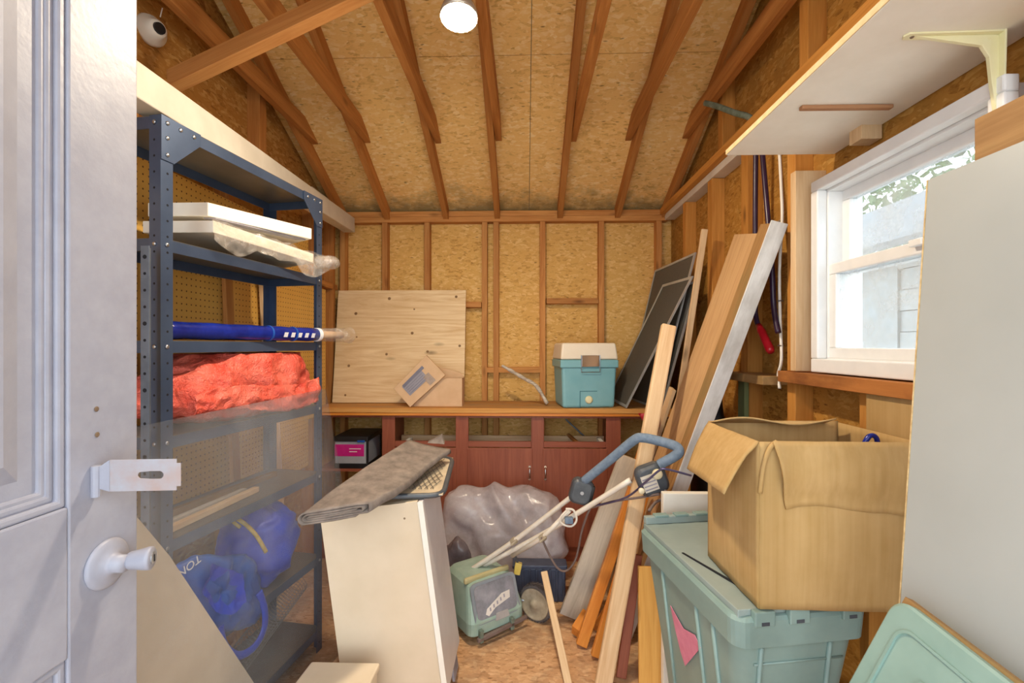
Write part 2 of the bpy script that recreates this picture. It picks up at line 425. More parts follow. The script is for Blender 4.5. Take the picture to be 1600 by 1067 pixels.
# ================================================================== the shed
XL, XR, YB = -1.325, 0.975, 3.2            # inner faces of the studs
PLATE = 2.30
SLOPE = 0.478
def roof_z(y): return 2.335 + SLOPE * (YB - y) if y > 1.5 else 2.335 + SLOPE * (YB - 1.5) - SLOPE * (1.5 - y)
X_, Y_, Z_ = V((1, 0, 0)), V((0, 1, 0)), V((0, 0, 1))

# floor
fl = box('floor', (-1.45, -0.3, -0.04), (1.10, 3.30, 0.0), M_floor)
tag(fl, 'dusty brown board floor of the shed', 'floor', kind='structure')

# back wall
wb = thing('wall_back', 'bare tan strand board back wall with pine studs', 'wall', (0, YB, 0), kind='structure')
for a, b in ((-1.40, -0.20), (-0.198, 1.05)):
    box('osb_panel', (a, 3.265, 0), (b, 3.277, 2.30), M_osb_back, wb)
for px in (535, 601, 667, 757, 775, 848, 940, 1030):
    p = atY(px, 540, YB); bar('stud', (p.x, YB + .0325, 0), (p.x, YB + .0325, 2.222), .038, .065, X_, M_stud, wb)
bar('top_plate', (-1.34, YB + .0325, 2.281), (1.0, YB + .0325, 2.281), .065, .038, Y_, M_stud, wb)
bar('top_plate', (-1.34, YB + .0325, 2.242), (1.0, YB + .0325, 2.242), .065, .038, Y_, M_stud, wb)
def back_block(px0, px1, py):
    a = atY(px0, py, YB); b = atY(px1, py, YB)
    bar('block', (a.x, YB + .0325, a.z), (b.x, YB + .0325, a.z), .065, .038, Y_, M_stud, wb)
back_block(674, 752, 476); back_block(854, 935, 470); back_block(779, 844, 578); back_block(761, 771, 578)

# left wall
wl = thing('wall_left', 'strand board left wall with gable above the shelving', 'wall', (XL, 1.5, 0), kind='structure')
def gable(name, x0, x1, mat, par, y0=-0.2, y1=3.27, hole=None):
    ys = [y0, 1.5, y1]
    if not hole:
        MB().prism([(x0, y0, 0), (x0, y1, 0), (x0, y1, roof_z(y1)), (x0, 1.5, roof_z(1.5)), (x0, y0, roof_z(y0))], (x1 - x0, 0, 0)).build(name, mat, par)
    else:
        a, b, c, d = hole
        MB().prism([(x0, y0, 0), (x0, a, 0), (x0, a, roof_z(a)), (x0, y0, roof_z(y0))], (x1 - x0, 0, 0)).build(name, mat, par)
        MB().prism([(x0, b, 0), (x0, y1, 0), (x0, y1, roof_z(y1)), (x0, b, roof_z(b))] + ([(x0, 1.5, roof_z(1.5))] if b < 1.5 else []), (x1 - x0, 0, 0)).build(name, mat, par)
        MB().prism([(x0, a, 0), (x0, b, 0), (x0, b, c), (x0, a, c)], (x1 - x0, 0, 0)).build(name, mat, par)
        MB().prism([(x0, a, d), (x0, b, d), (x0, b, roof_z(b))] + ([(x0, 1.5, roof_z(1.5))] if b > 1.5 else []) + [(x0, a, roof_z(a))], (x1 - x0, 0, 0)).build(name, mat, par)
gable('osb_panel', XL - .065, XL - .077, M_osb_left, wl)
for y in (0.4, 0.8, 1.2, 1.62, 2.02, 2.42, 2.82, 3.13):
    bar('stud', (XL - .0325, y, 0), (XL - .0325, y, 2.262), .038, .065, Y_, M_rafter, wl)
bar('top_plate', (XL - .0325, -.2, 2.281), (XL - .0325, 3.19, 2.281), .065, .038, X_, M_rafter, wl)
bar('block', (XL - .0325, 2.84, 1.76), (XL - .0325, 3.19, 1.76), .065, .038, X_, M_rafter, wl)
for y in (2.27, 1.45):
    bar('gable_stud', (XL - .0325, y, 2.30), (XL - .0325, y, roof_z(y) - .09), .06, .065, Y_, M_rafter, wl)
pb = box('pegboard', (XL, 0.9, .62), (XL + .006, 2.74, 2.0), M_peg, wl)
box('pegboard', (XL, 2.745, .9), (XL + .006, 2.98, 1.72), M_peg, wl)

# right wall with the window opening
WY1 = atX(1272, 540, XR).y; WY0 = WY1 - .62
WZ0, WZ1 = 1.262, 1.898
wr = thing('wall_right', 'stained strand board right wall with pine studs around the window', 'wall', (XR, 1.5, 0), kind='structure')
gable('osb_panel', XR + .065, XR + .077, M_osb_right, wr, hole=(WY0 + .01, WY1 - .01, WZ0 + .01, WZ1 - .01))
for px, w in ((1069, .05), (1109, .062), (1163, .062), (1236, .05)):
    y = atX(px, 540, XR).y
    bar('stud', (XR + .0325, y, 0), (XR + .0325, y, 2.222), w, .065, Y_, M_stud_r, wr)
y = atX(1257, 540, XR).y
bar('jack_stud', (XR + .0125, y, 1.262), (XR + .0125, y, 1.955), .03, .105, Y_, M_raw, wr)
for y in (WY0 - .05, 0.3):
    bar('stud', (XR + .0325, y, 0), (XR + .0325, y, 2.222), .045, .065, Y_, M_stud_r, wr)
bar('top_plate', (XR + .02, -.2, 2.281), (XR + .02, 3.19, 2.281), .11, .038, X_, M_stud_r, wr)
bar('plate_board', (XR + .0325, -.2, 2.242), (XR + .0325, 3.19, 2.242), .07, .038, X_, M_beam, wr)
a = atX(1157, 582, XR); b = atX(1222, 590, XR)
bar('ledge_block', (XR - .002, b.y + .01, a.z - .012), (XR - .002, a.y, a.z - .012), .13, .034, X_, M_brown_wood, wr)
a = atX(1232, 590, XR); b = atX(1352, 600, XR)
bar('ledge_block', (XR + .02, WY0 - .02, 1.238), (XR + .02, a.y, 1.238), .12, .04, X_, wood('rough_sill', '9a5c2c', 'b87a40', stain=('5a3018', .7)), wr)
y = atX(1350, 640, XR).y
bar('cripple_stud', (XR + .0325, y, 0), (XR + .0325, y, 1.218), .038, .065, Y_, M_stud_r, wr)
p = atX(1360, 215, XR + .02)
bar('block', (XR + .03, WY1 - .19, 1.95), (XR + .03, WY1 - .19, 2.04), .05, .06, Y_, M_raw, wr)
for y in (1.25, 1.62, 2.3):
    bar('gable_stud', (XR + .0325, y, 2.30), (XR + .0325, y, roof_z(y) - .09), .05, .065, Y_, M_stud_r, wr)

# roof: strand board deck, rafters, collar ties
ce = thing('ceiling', 'strand board roof deck on pine rafters and collar ties', 'ceiling', (0, 1.5, 2.3), kind='structure')
dvec = V((0, -1, SLOPE)).normalized(); L1 = (3.32 - 1.5) / abs(dvec.y)
MB().box((-1.42, -.02, -.02), (1.08, L1, -.0005)).build('seam_light_block', M_shing, ce, frame(V((0, 3.32, roof_z(3.32))), X_, dvec))  # unseen backing added to stop light leaking through the panel seams
cuts = [-.02, 1.19, L1]
for s0, s1 in zip(cuts[:-1], cuts[1:]):
    for xa, xb in ((-1.42, .03), (.033, 1.08)):
        o = V((0, 3.32, roof_z(3.32)))
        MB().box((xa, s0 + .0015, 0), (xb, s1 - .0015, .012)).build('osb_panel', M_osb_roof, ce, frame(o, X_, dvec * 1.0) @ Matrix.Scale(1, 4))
o = V((0, 1.5, roof_z(1.5))); dv2 = V((0, -1, -SLOPE)).normalized()
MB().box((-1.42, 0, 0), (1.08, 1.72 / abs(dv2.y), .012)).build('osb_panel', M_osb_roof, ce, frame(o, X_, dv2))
RX = [XL + .03] + [atY(px, 325, YB).x for px in (605, 697, 777, 875, 965)] + [XR - .0]
nrm = V((0, SLOPE, 1)).normalized()
for i, x in enumerate(RX):
    a = V((x, 3.26, roof_z(3.26))) - nrm * .042; b = V((x, 1.5, roof_z(1.5))) - nrm * .042
    bar('rafter', a, b, .038, .082, X_, M_rafter, ce)
    a2 = V((x, -.15, roof_z(-.15))) - V((0, -SLOPE, 1)).normalized() * .042
    bar('rafter', a2, V((x, 1.5, roof_z(1.5) - .045)), .038, .082, X_, M_rafter, ce)
    off = .04 if i < 5 else -.04
    tz = 2.60
    bar('collar_tie', (x + off, .36, tz), (x + off, 2.71 + random.uniform(-.03, .03), tz), .085, .036, Z_, M_rafter, ce, ends=(.12, -.12))
bar('ridge_board', (-1.4, 1.5, roof_z(1.5) - .06), (1.06, 1.5, roof_z(1.5) - .06), .1, .02, Z_, M_rafter, ce)
# loose brace from the left wall plate up to a tie
bar('brace', atX(268, 128, XL + .05), atY(600, -30, 1.56), .088, .038, (0.2, .3, 1), M_stud, ce)

# window
w1 = thing('window_1', 'white vinyl sash window with misted panes in the right wall', 'window', (XR, WY0, WZ0), kind='structure')
def frame_yz(name, x0, x1, y0, y1, z0, z1, wl_, wr_, wb_, wt_, mat, par, bevel=.002):
    box(name, (x0, y0, z0), (x1, y1, z0 + wb_), mat, par, bevel)
    box(name, (x0, y0, z1 - wt_), (x1, y1, z1), mat, par, bevel)
    box(name, (x0, y0, z0 + wb_), (x1, y0 + wl_, z1 - wt_), mat, par, bevel)
    box(name, (x0, y1 - wr_, z0 + wb_), (x1, y1, z1 - wt_), mat, par, bevel)
frame_yz('window_casing', XR - .012, XR + .02, WY0, WY1, WZ0, WZ1, .035, .035, .045, .035, M_vinyl, w1, .004)
frame_yz('window_jamb', XR + .02, XR + .13, WY0 + .012, WY1 - .012, WZ0 + .012, WZ1 - .012, .03, .03, .035, .03, M_vinyl, w1)
zm = (atX(1283, 415, XR).z + atX(1440, 385, XR).z) / 2 - .005
ls = MB(); y0, y1 = WY0 + .045, WY1 - .045
def sash(x0, x1, z0, z1, rail, par):
    frame_yz('sash_rail', x0, x1, y0 - .01, y1 + .012, z0, z1, .04, .04, rail, .035, M_vinyl, par, .004)
    box('pane', ((x0 + x1) / 2 - .003, y0 + .02, z0 + rail - .008), ((x0 + x1) / 2 + .003, y1 - .02, z1 - .03), M_pane, par)
sash(XR + .022, XR + .055, WZ0 + .046, zm + .018, .035, w1)
sash(XR + .065, XR + .098, zm - .018, WZ1 - .04, .032, w1)
box('sash_lock', (XR + .004, (y0 + y1) / 2 - .10, zm + .002), (XR + .024, (y0 + y1) / 2 - .06, zm + .02), M_vinyl, w1, .003)

# door standing open, hinged at the front wall
DX = -0.72
DY1 = atX(215, 540, DX).y; DY0 = DY1 - .82
d1 = thing('door_1', 'pale grey painted panel door standing open on the left', 'door', (DX, DY0, 0.02), kind='structure')
box('core', (DX - .034, DY0 + .01, .02), (DX - .018, DY1 - .01, 2.06), M_door, d1)
ST = .128
for a, b in ((DY0, DY0 + ST), (DY1 - ST, DY1)):
    box('stile', (DX - .042, a, .02), (DX, b, 2.06), M_door, d1, .003)
box('mullion', (DX - .04, (DY0 + DY1) / 2 - .05, .24), (DX, (DY0 + DY1) / 2 + .05, 1.92), M_door, d1, .003)
zr = [(.02, .24), (.855, 1.095), (1.92, 2.06)]
for a, b in zr:
    box('rail', (DX - .041, DY0 + ST, a), (DX - .0005, DY1 - ST, b), M_door, d1, .003)
for za, zb in ((.24, .855), (1.095, 1.92)):
    for ya, yb in ((DY0 + ST, (DY0 + DY1) / 2 - .05), ((DY0 + DY1) / 2 + .05, DY1 - ST)):
        # sticking: two stepped ridges, then a raised field
        for k, (o, x) in enumerate(((0.0, -.004), (.012, -.010), (.020, -.013))):
            n = 4
            outer = [(DX + x, ya + o, za + o), (DX + x, yb - o, za + o), (DX + x, yb - o, zb - o), (DX + x, ya + o, zb - o)]
            oi = o + .013
            inner = [(DX + x, ya + oi, za + oi), (DX + x, yb - oi, za + oi), (DX + x, yb - oi, zb - oi), (DX + x, ya + oi, zb - oi)]
            MB().ring(outer, inner, (-.012, 0, 0)).build('molding', M_door, d1, bevel=.004)
        e = .055; e2 = .085
        MB().hexa([(DX - .019, ya + e, za + e), (DX - .019, yb - e, za + e), (DX - .019, yb - e, zb - e), (DX - .019, ya + e, zb - e)],
                  [(DX - .006, ya + e2, za + e2), (DX - .006, yb - e2, za + e2), (DX - .006, yb - e2, zb - e2), (DX - .006, ya + e2, zb - e2)]).build('panel', M_door, d1, bevel=.002)
# screw holes left by an old lock
for px, py in ((151, 639), (152, 679)):
    q = atX(px, py, DX + .0005); MB().lathe([(.0045, 0), (.003, .0008)], q, X_, 12).build('screw_hole', M_chip, d1)
# hasp, its strap swung away from the door face
hs = atX(150, 752, DX + .006)
hz = hs.z
tip = atY(283, 744, hs.y + .012)
sd = V((tip.x - hs.x, tip.y - hs.y, 0)); SL = sd.length; h = .0265
Mh = frame((hs.x, hs.y, atY(230, 744, hs.y).z), sd, Z_)
c = .007; x0 = .022
out = [(x0, -h), ((x0 + SL) / 2, -h), (SL - c, -h), (SL - c, -h + c), (SL, -h + c), (SL, h - c), (SL - c, h - c), (SL - c, h), ((x0 + SL) / 2, h), (x0, h), (x0, .008), (x0, -.008)]
s0 = SL - .066; s1 = SL - .030; r = .0065
inn = [(s0, -r * .8), ((s0 + s1) / 2, -r), (s1 - .003, -r), (s1, -r * .7), (s1 + .002, -r * .3), (s1 + .002, r * .3), (s1, r * .7), (s1 - .003, r), ((s0 + s1) / 2, r), (s0, r * .8), (s0 - .003, .002), (s0 - .003, -.002)]
hasp = MB().ring([(x, y, -.001) for x, y in out], [(x, y, -.001) for x, y in inn], (0, 0, .002)).build('hasp', plain('flaking_hasp_paint', 'a4908a', 'a2a4ae', rough=.5, scale=22), d1, Mh, bevel=.0006)
MB().hexa([(.002, -.020, -.001), (x0, -h, -.001), (x0, h, -.001), (.002, .012, -.001)], [(.002, -.020, .001), (x0, -h, .001), (x0, h, .001), (.002, .012, .001)]).build('hasp_leaf', M_door, hasp, Mh)
MB().tube([(hs.x, hs.y, hz - .026), (hs.x, hs.y, hz + .026)], .007, 14).build('hinge_knuckle', M_door, hasp, smooth=False, bevel=.001)
# knob
kc = atX(166, 880, DX)
kn = MB().lathe([(.041, 0), (.042, .003), (.038, .007), (.030, .010), (.018, .013), (.015, .018), (.0145, .034)], kc, X_, 32).build('knob_rose', M_door, d1, smooth=True)
k2 = MB().lathe([(.0125, .030), (.015, .035), (.0165, .046), (.0195, .060), (.0195, .065), (.017, .067), (.0, .067)], kc, (1, .35, 0), 28).build('knob', M_door, kn, smooth=True)
kd = V((1, .35, 0)).normalized()
MB().lathe([(.010, .0665), (.010, .069), (.007, .0695), (.0, .0695)], kc, kd, 20).build('key_cylinder', M_zinc, k2)
bar('key_slot', kc + kd * .070 - V((0, 0, .006)), kc + kd * .070 + V((0, 0, .006)), .002, .001, (-.35, 1, 0), M_hole, k2, 0)

# outdoors beyond the window
gr = box('ground', (-12, -12, -.14), (18, 18, -.06), M_conc); tag(gr, 'pale ground outside the shed, lightened to bounce light indoors', 'ground', kind='structure')
nb = thing('neighbouring_building', 'pale sided building with grey roof seen through the window', 'building', (3.0, 3, -.06))
for k in range(14):
    box('siding_board', (2.7 - .006 * (k % 2), 1.2, -.05 + k * .15), (2.74, 7.0, .095 + k * .15), M_siding, nb)
box('wall', (2.74, 1.2, -.06), (5.2, 7.0, 2.05), M_siding, nb)
box('outer_door', (2.68, 3.35, -.05), (2.70, 4.05, 1.9), plain('grey_outer_door', '989ea0', 'a4a9aa'), nb)
box('door_trim', (2.67, 4.05, -.05), (2.70, 4.17, 1.95), M_vinyl, nb)
MB().prism([(2.5, 1.0, 2.02), (2.5, 7.2, 2.02), (4.0, 7.2, 2.85), (4.0, 1.0, 2.85)], (0, 0, .05)).build('roof', M_shing, nb)
def tree(c, h, r, seed, label):
    t = thing('garden_tree', label, 'tree', c)
    MB().tube([(c[0], c[1], c[2]), (c[0] + .1, c[1], c[2] + h * .5), (c[0], c[1] + .1, c[2] + h)], [.12, .09, .04], 8).build('trunk', M_bark, t)
    rnd = random.Random(seed); mb = MB()
    for i in range(1800):
        d = V((rnd.gauss(0, 1), rnd.gauss(0, 1), rnd.gauss(0, 1))).normalized() * (rnd.random() ** .4)
        p = V((c[0] + d.x * r, c[1] + d.y * r, c[2] + h + d.z * r * .8))
        a = V((rnd.gauss(0, 1), rnd.gauss(0, 1), rnd.gauss(0, 1))).normalized() * .09; b = V((rnd.gauss(0, 1), rnd.gauss(0, 1), rnd.gauss(0, 1))).normalized() * .05
        mb.add([p - a, p + b, p + a, p - b], [(0, 1, 2, 3)])
    mb.build('foliage', M_leaf, t, kind='stuff')
tree((7.0, 7.6, -.06), 3.4, 1.6, 3, 'leafy green tree beyond the pale building outside the window')

# ================================================================== left side: steel shelving and what is on it
F1 = atY(251, 172, 1.249); F2 = atY(503, 310, 2.009)
F1.z = F2.z = 0
U = (F2 - F1).normalized(); LU = (F2 - F1).length
VV = V((-U.y, U.x, 0))                     # towards the left wall
DEP = .265
TOP = 2.0
LEV = [2.0, 1.655, 1.365, 1.09, .79, .42, .10]
MS = frame(F1, U, VV)                      # local: x along the front, y towards the wall, z up
sh = thing('steel_shelving_unit', 'tall blue steel shelving unit with bolted slotted posts beside the door', 'shelving', F1)
def local(x, y, z): return MS @ V((x, y, z))
FW, TH = .038, .0025
hole = bpy.data.meshes.new('hole'); hb = bmesh.new(); bmesh.ops.create_circle(hb, cap_ends=True, segments=8, radius=.0036); hb.to_mesh(hole); hb.free(); hole.materials.append(M_hole)
for ix, (x, sx) in enumerate(((0, 1), (LU, -1))):
    for iy, (y, sy) in enumerate(((0, 1), (DEP, -1))):
        mb = MB()
        mb.box((min(x, x + sx * FW), min(y, y + sy * TH), 0), (max(x, x + sx * FW), max(y, y + sy * TH), TOP))
        mb.box((min(x, x + sx * TH), min(y + sy * TH, y + sy * FW), 0), (max(x, x + sx * TH), max(y + sy * TH, y + sy * FW), TOP))
        post = mb.build('post', M_steel, sh, MS)
        if iy == 0:                        # the punched holes on the flanges one sees
            hm = MB(); n = int(TOP / .045)
            for k in range(n):
                z = .04 + k * .045
                for nrm_, c in (((0, -1, 0), (x + sx * FW * .55, -.0004, z)), ((-1, 0, 0), (x - .0004, FW * .55, z))):
                    if nrm_[0] and ix == 1: continue
                    hm.lathe([(.0036, 0), (.0001, 0.0002)], c, nrm_, 8)
            hm.build('punched_hole', M_hole, post, MS, kind='stuff')
def bolt(x, y, z, ax, par):
    MB().lathe([(.006, 0), (.0058, .002), (.003, .0035), (.0, .0036)], (x, y, z), ax, 12).build('bolt', M_zinc, par, MS, smooth=True)
for li, z in enumerate(LEV):
    mb = MB(); e = .003
    mb.box((e, e, z - .002), (LU - e, DEP - e, z))
    tr = mb.build('shelf_deck', M_deck, sh, MS)
    lip = .036
    for a, b in (((e, e, z - lip), (LU - e, e + .002, z - .002)), ((e, DEP - e - .002, z - lip), (LU - e, DEP - e, z - .002)),
                 ((e, e + .002, z - lip), (e + .002, DEP - e - .002, z - .002)), ((LU - e - .002, e + .002, z - lip), (LU - e, DEP - e - .002, z - .002))):
        MB().box(a, b).build('shelf_lip', M_steel, tr, MS)
    if li and z > .3:
        for x in (.019, LU - .019): bolt(x, -.0005, z - .018, (0, -1, 0), tr)
        bolt(-.0005, .02, z - .018, (-1, 0, 0), tr)
for x, s in ((0, 1), (LU, -1)):            # corner gussets under the top
    g = MB().prism([(x, -.003, TOP), (x + s * .13, -.003, TOP), (x + s * .13, -.003, TOP - .035), (x + s * .04, -.003, TOP - .125), (x, -.003, TOP - .125)], (0, .003, 0)).build('gusset', M_steel, sh, MS)
    for dx, dz in ((.018, .018), (.06, .018), (.105, .018), (.018, .06), (.018, .108)): bolt(x + s * dx, -.0032, TOP - dz, (0, -1, 0), g)
bolt(-.0005, .02, TOP - .02, (-1, 0, 0), sh)

# loose slotted angle standing by the near post
p = atY(227, 384, 1.20)
mb = MB(); sp = frame((p.x, 1.20, 0), X_, Y_)
mb.box((-.012, -.0015, 0), (.012, .0015, p.z)); mb.box((-.012, .0015, 0), (-.009, .03, p.z))
lp = mb.build('slotted_angle_bar', plain('greyed_steel', '5c6674', '707a88', rough=.45, metal=.4), None, sp, bevel=.0006)
tag(lp, 'narrow punched steel angle standing alone between door and blue shelving', 'metal bar')
hm = MB()
for k in range(34): hm.lathe([(.0042 if k % 4 else .006, 0), (.0001, .0003)], (0, -.0018, p.z - .03 - k * .045), (0, -1, 0), 8)
hm.build('punched_hole', M_hole, lp, sp, kind='stuff')

# white boxed beam lying on the shelving, its far end against the back wall
b0 = atY(205, 118, 1.19); b1 = atY(551, 370, 3.13)
b0 = V((local(-.05, .03, 0).x, 1.05, TOP + .052)); b1 = V((atY(546, 370, 3.13).x, 3.13, atY(546, 352, 3.13).z))
bm_ = bar('white_beam', b0, b1, .075, .10, X_, M_beam, None, .004)
tag(bm_, 'long chipped white beam lying along the top of the shelving', 'beam')
Mb = WM[bm_.name]
rc = random.Random(4); cm = MB()
for k in range(30):
    x = .35 + rc.random() * .5; q = rc.random()
    cm.box((x, -.0385, -.05 + q * .03), (x + .004 + .012 * rc.random(), -.0372, -.048 + q * .03 + .006))
cm.build('paint_chip', M_chip, bm_, Mb, kind='stuff')
bar_end = bar('timber_offcut', (XL - .03, 2.8, 2.3215), (XL - .03, 3.10, 2.3215), .06, .042, X_, M_beam)
tag(bar_end, 'short pale offcut lying on the left wall plate by the corner', 'timber')

# white boards on the second shelf
def slab(name, quad, h, z0, z1, label, mat):
    """quad: near-left, near-right, far-right, far-left (x, y); near end at z0, far end at z1"""
    b = [V((quad[0][0], quad[0][1], z0)), V((quad[1][0], quad[1][1], z0)), V((quad[2][0], quad[2][1], z1)), V((quad[3][0], quad[3][1], z1))]
    o = MB().hexa(b, [p + V((0, 0, h)) for p in b]).build(name, mat, None, bevel=.002)
    return o
za = atY(325, 316, 1.44); zb = atY(487, 357, 1.85)
s1 = slab('trim_board', [(-1.22, 1.44), (za.x, 1.44), (zb.x, 1.85), (-1.10, 2.0)], .044, za.z - .044, zb.z - .044, '', M_white)
tag(s1, 'white boxed trim board on top of the pair on the second shelf', 'board', 'white trim boards on the shelving')
zc = atY(340, 347, 1.44); zd = atY(490, 398, 1.85)
s2 = slab('trim_board', [(-1.22, 1.42), (zc.x, 1.42), (zd.x, 1.85), (-1.10, 2.0)], .038, zc.z - .038, zd.z - .034, '', M_white)
tag(s2, 'lower white trim board under the other one, wrapped in clear plastic at its end', 'board', 'white trim boards on the shelving')
MB().prism([(zc.x - .02, 1.46, za.z - .048), (zb.x - .02, 1.84, zb.z - .050), (zb.x - .06, 1.84, zb.z - .050), (zc.x - .06, 1.46, za.z - .048)], (0, 0, .004)).build('groove', M_print, s2)
# torn wrap hanging from the boards
def wrapfn(u, v):
    t = u
    base = V((zc.x, 1.46, zc.z)).lerp(V((zd.x, 1.86, zd.z)), -.1 + t * 1.25)
    base += V((.5, -.3, 0)) * .03
    drop = (.015 + .055 * max(0, math.sin(t * 9.2 + .4)) * (1 - abs(t - .5)) + .045) * v
    k = mn.noise(V((t * 9, v * 3, 1))) * .012
    return base + V((.012 * v + k, -.008 * v - k, -drop + .004 - .045 * t * (1 - t) * v + k * .6))
wr_ = MB().grid(wrapfn, 60, 14).build('plastic_wrap', M_wrap, None, smooth=True)
tag(wr_, 'torn clear wrap hanging off the white trim boards', 'plastic wrap')
c0 = V((zd.x + .02, 1.87, zd.z - .02))
wt = blob_mesh(c0 + V((.01, .02, -.005)), (.05, .06, .028), 5.0, .5, 9, 30, 18, e=.8).build('wrap_end', M_wrap, wr_, smooth=True)

# blue roll on the third shelf
r0 = local(.03, .060, LEV[2] + .0315); r1 = local(LU - .10, -.034, LEV[2] + .0315); r2 = local(LU + .12, -.062, LEV[2] + .034)
rd = r1 - r0
pts = [r0 + rd * (k / 14) for k in range(15)]
ro = thing('wrapped_roll', 'navy blue wrapped roll with clear end on the third shelf', 'roll', r0)
MB().tube(pts, [.0275 + .0012 * math.sin(k * 2.1) for k in range(15)], 20).build('blue_sleeve', M_navy, ro, smooth=True)
for k in (.62, .8):
    MB().tube([r0 + rd * k, r0 + rd * (k + .012)], .0292, 20).build('sleeve_band', M_blue2, ro)
MR = frame(r0, rd, Z_)
for k in range(5):
    x = rd.length * (.70 + .055 * k)
    MB().box((x, -.004, .0281), (x + .018, .015, .0287)).build('printed_square', M_letter, ro, MR @ Matrix.Rotation(0.35, 4, 'X'))
MB().tube([r1, r1 + (r2 - r1) * .08], .0285, 20).build('paper_label', M_letter, ro)
we = MB().tube([r1, r1.lerp(r2, .35), r1.lerp(r2, .6), r1.lerp(r2, .8), r2], [.028, .029, .032, .03, .038], 18, caps=False)
we.build('clear_end', M_wrap, ro, smooth=True)
MB().tube([r1, r1.lerp(r2, .75)], .016, 14).build('cardboard_core', M_card2, ro, smooth=True)

# red tarp bundle on the fourth shelf
tz = LEV[3] + .002
tc_ = local(LU * .50, .10, tz + .115)
tarp = thing('red_tarp_bundle', 'crumpled red plastic tarp bundle stuffed on the shelf', 'tarp', local(LU * .5, .13, tz))
def tarpfn(u, v):
    a = 2 * PI * u; b = PI * (v - .5)
    def sp(x, e): return math.copysign(abs(x) ** e, x)
    x = sp(math.cos(a), .75) * sp(math.cos(b), .7); y = sp(math.sin(a), .75) * sp(math.cos(b), .7); z = sp(math.sin(b), .8)
    px_ = x * LU * .47; hh = .136 * (0.62 + .45 * min(1, max(0, (x + 1.0) / 1.0)))
    q = V((px_, y * .145, z * hh))
    n = ridge(q, 5.5, 2.0) * .020 + mn.fractal(q * 9 + V((3, 1, 2)), 1, 2, 4) * .016 + abs(mn.noise(V((q.x * 16 + q.z * 9, q.z * 22, q.y * 12)))) * -.014
    d = V((x, y, z)).normalized()
    q = q + d * (n - .012)
    zz = tz + max(0.0, q.z + hh * .93); zz = min(zz, 1.322 + .003 * mn.noise(q * 20))
    return MS @ V((LU * .5 + q.x, .125 + q.y, zz))
MB().grid(tarpfn, 150, 90, close_u=True).build('tarp_body', M_tarp, tarp, smooth=True)
def foldfn(u, v):
    x = LU * (.10 + .80 * u); t = v
    h = .118 * 1.9 * (0.64 + .43 * min(1, u * 1.6))
    return MS @ V((x, -.034 - .006 * math.sin(t * PI) + .012 * mn.noise(V((u * 14, v * 3, 0))), tz + .03 + (h * .42) * t + .025 * math.sin(u * 5 + 1) + .008 * mn.noise(V((u * 20, v * 6, 4)))))
MB().grid(foldfn, 70, 16).build('tarp_fold', M_tarp, tarp, smooth=True, solid=.0015)

# sticks on the fifth shelf
for k, (a, b, w, mt, lb) in enumerate((((.03, .05), (.46, .075), .022, M_raw, 'pale stick nearest the front edge of the fifth shelf behind the clear sheet'),
                                       ((.05, .10), (.44, .11), .020, M_grey_wood, 'greyish stick behind the pale one on the fifth shelf'),
                                       ((.10, .17), (.66, .15), .024, M_brown_wood, 'brown stick at the back of the fifth shelf'))):
    s = bar('wooden_stick', local(a[0], a[1], LEV[4] + w * .5), local(b[0], b[1], LEV[4] + w * .5), w, w * .9, VV, mt)
    tag(s, lb, 'stick', 'sticks on the fifth shelf')

# boards standing between the shelving and the left wall
for y0, y1, w, mt, lb in ((2.02, 1.94, .05, M_stud, 'narrow brown lath leaning on the pegboard behind the shelving'),
                          (2.36, 2.24, .10, M_raw, 'broad pale board leaning on the pegboard behind the shelving')):
    s = bar('leaning_board', (XL + .05, y0, 0), (XL + .03, y1, 1.74 if w < .06 else 1.70), w, .018, Y_, mt); tag(s, lb, 'board')

# blue bags low on the shelving
bz = LEV[5]
bb = thing('blue_sack', 'round blue plastic sack tied with yellow rope behind the clear sheet', 'sack', local(.52, .1, bz))
bc = local(.50, .10, bz + .155)
blob_mesh(bc, (.13, .11, .15), 8.0, .35, 5, 60, 40, e=.85, flat_bottom=bz + .001).build('sack_body', M_blue, bb, smooth=True)
rp = [bc + V((.05, -.125 - .012 * math.sin(k), .0)) + V((-.06 + .12 * k / 9, 0, .135 - .012 * k - .004 * k * math.sin(k))) for k in range(10)]
rp = smooth_path([bc + V(d) for d in ((-.10, -.10, .13), (-.04, -.13, .155), (.02, -.14, .14), (.07, -.135, .09), (.10, -.12, .02))], 6)
MB().tube(rp, .007, 8).build('rope', M_rope, bb, smooth=True)
MB().tube(smooth_path([bc + V(d) for d in ((-.05, -.13, .15), (-.03, -.15, .18), (.01, -.15, .17), (-.01, -.145, .145), (.02, -.145, .12))], 6), .006, 8).build('rope_knot', M_rope, bb, smooth=True)
bg_ = thing('blue_carrier_bag', 'flat blue woven carrier bag with white letters and loop handle', 'bag', local(.25, -.04, .2))
def P(px, py, d=0.0):
    """a point on the hanging bag: plane just in front of the shelving"""
    o = local(0, -.045 - d, 0); n = VV; r = ray(px, py); k = (o - V((0, 0, CAM_H))).dot(n) / r.dot(n)
    return V((0, 0, CAM_H)) + r * k
poly = [(276, 884), (303, 866), (345, 868), (383, 866), (402, 880), (408, 920), (411, 955), (400, 975), (372, 985), (345, 985), (328, 968), (300, 925)]
cx_ = sum(a for a, b in poly) / len(poly); cy_ = sum(b for a, b in poly) / len(poly)
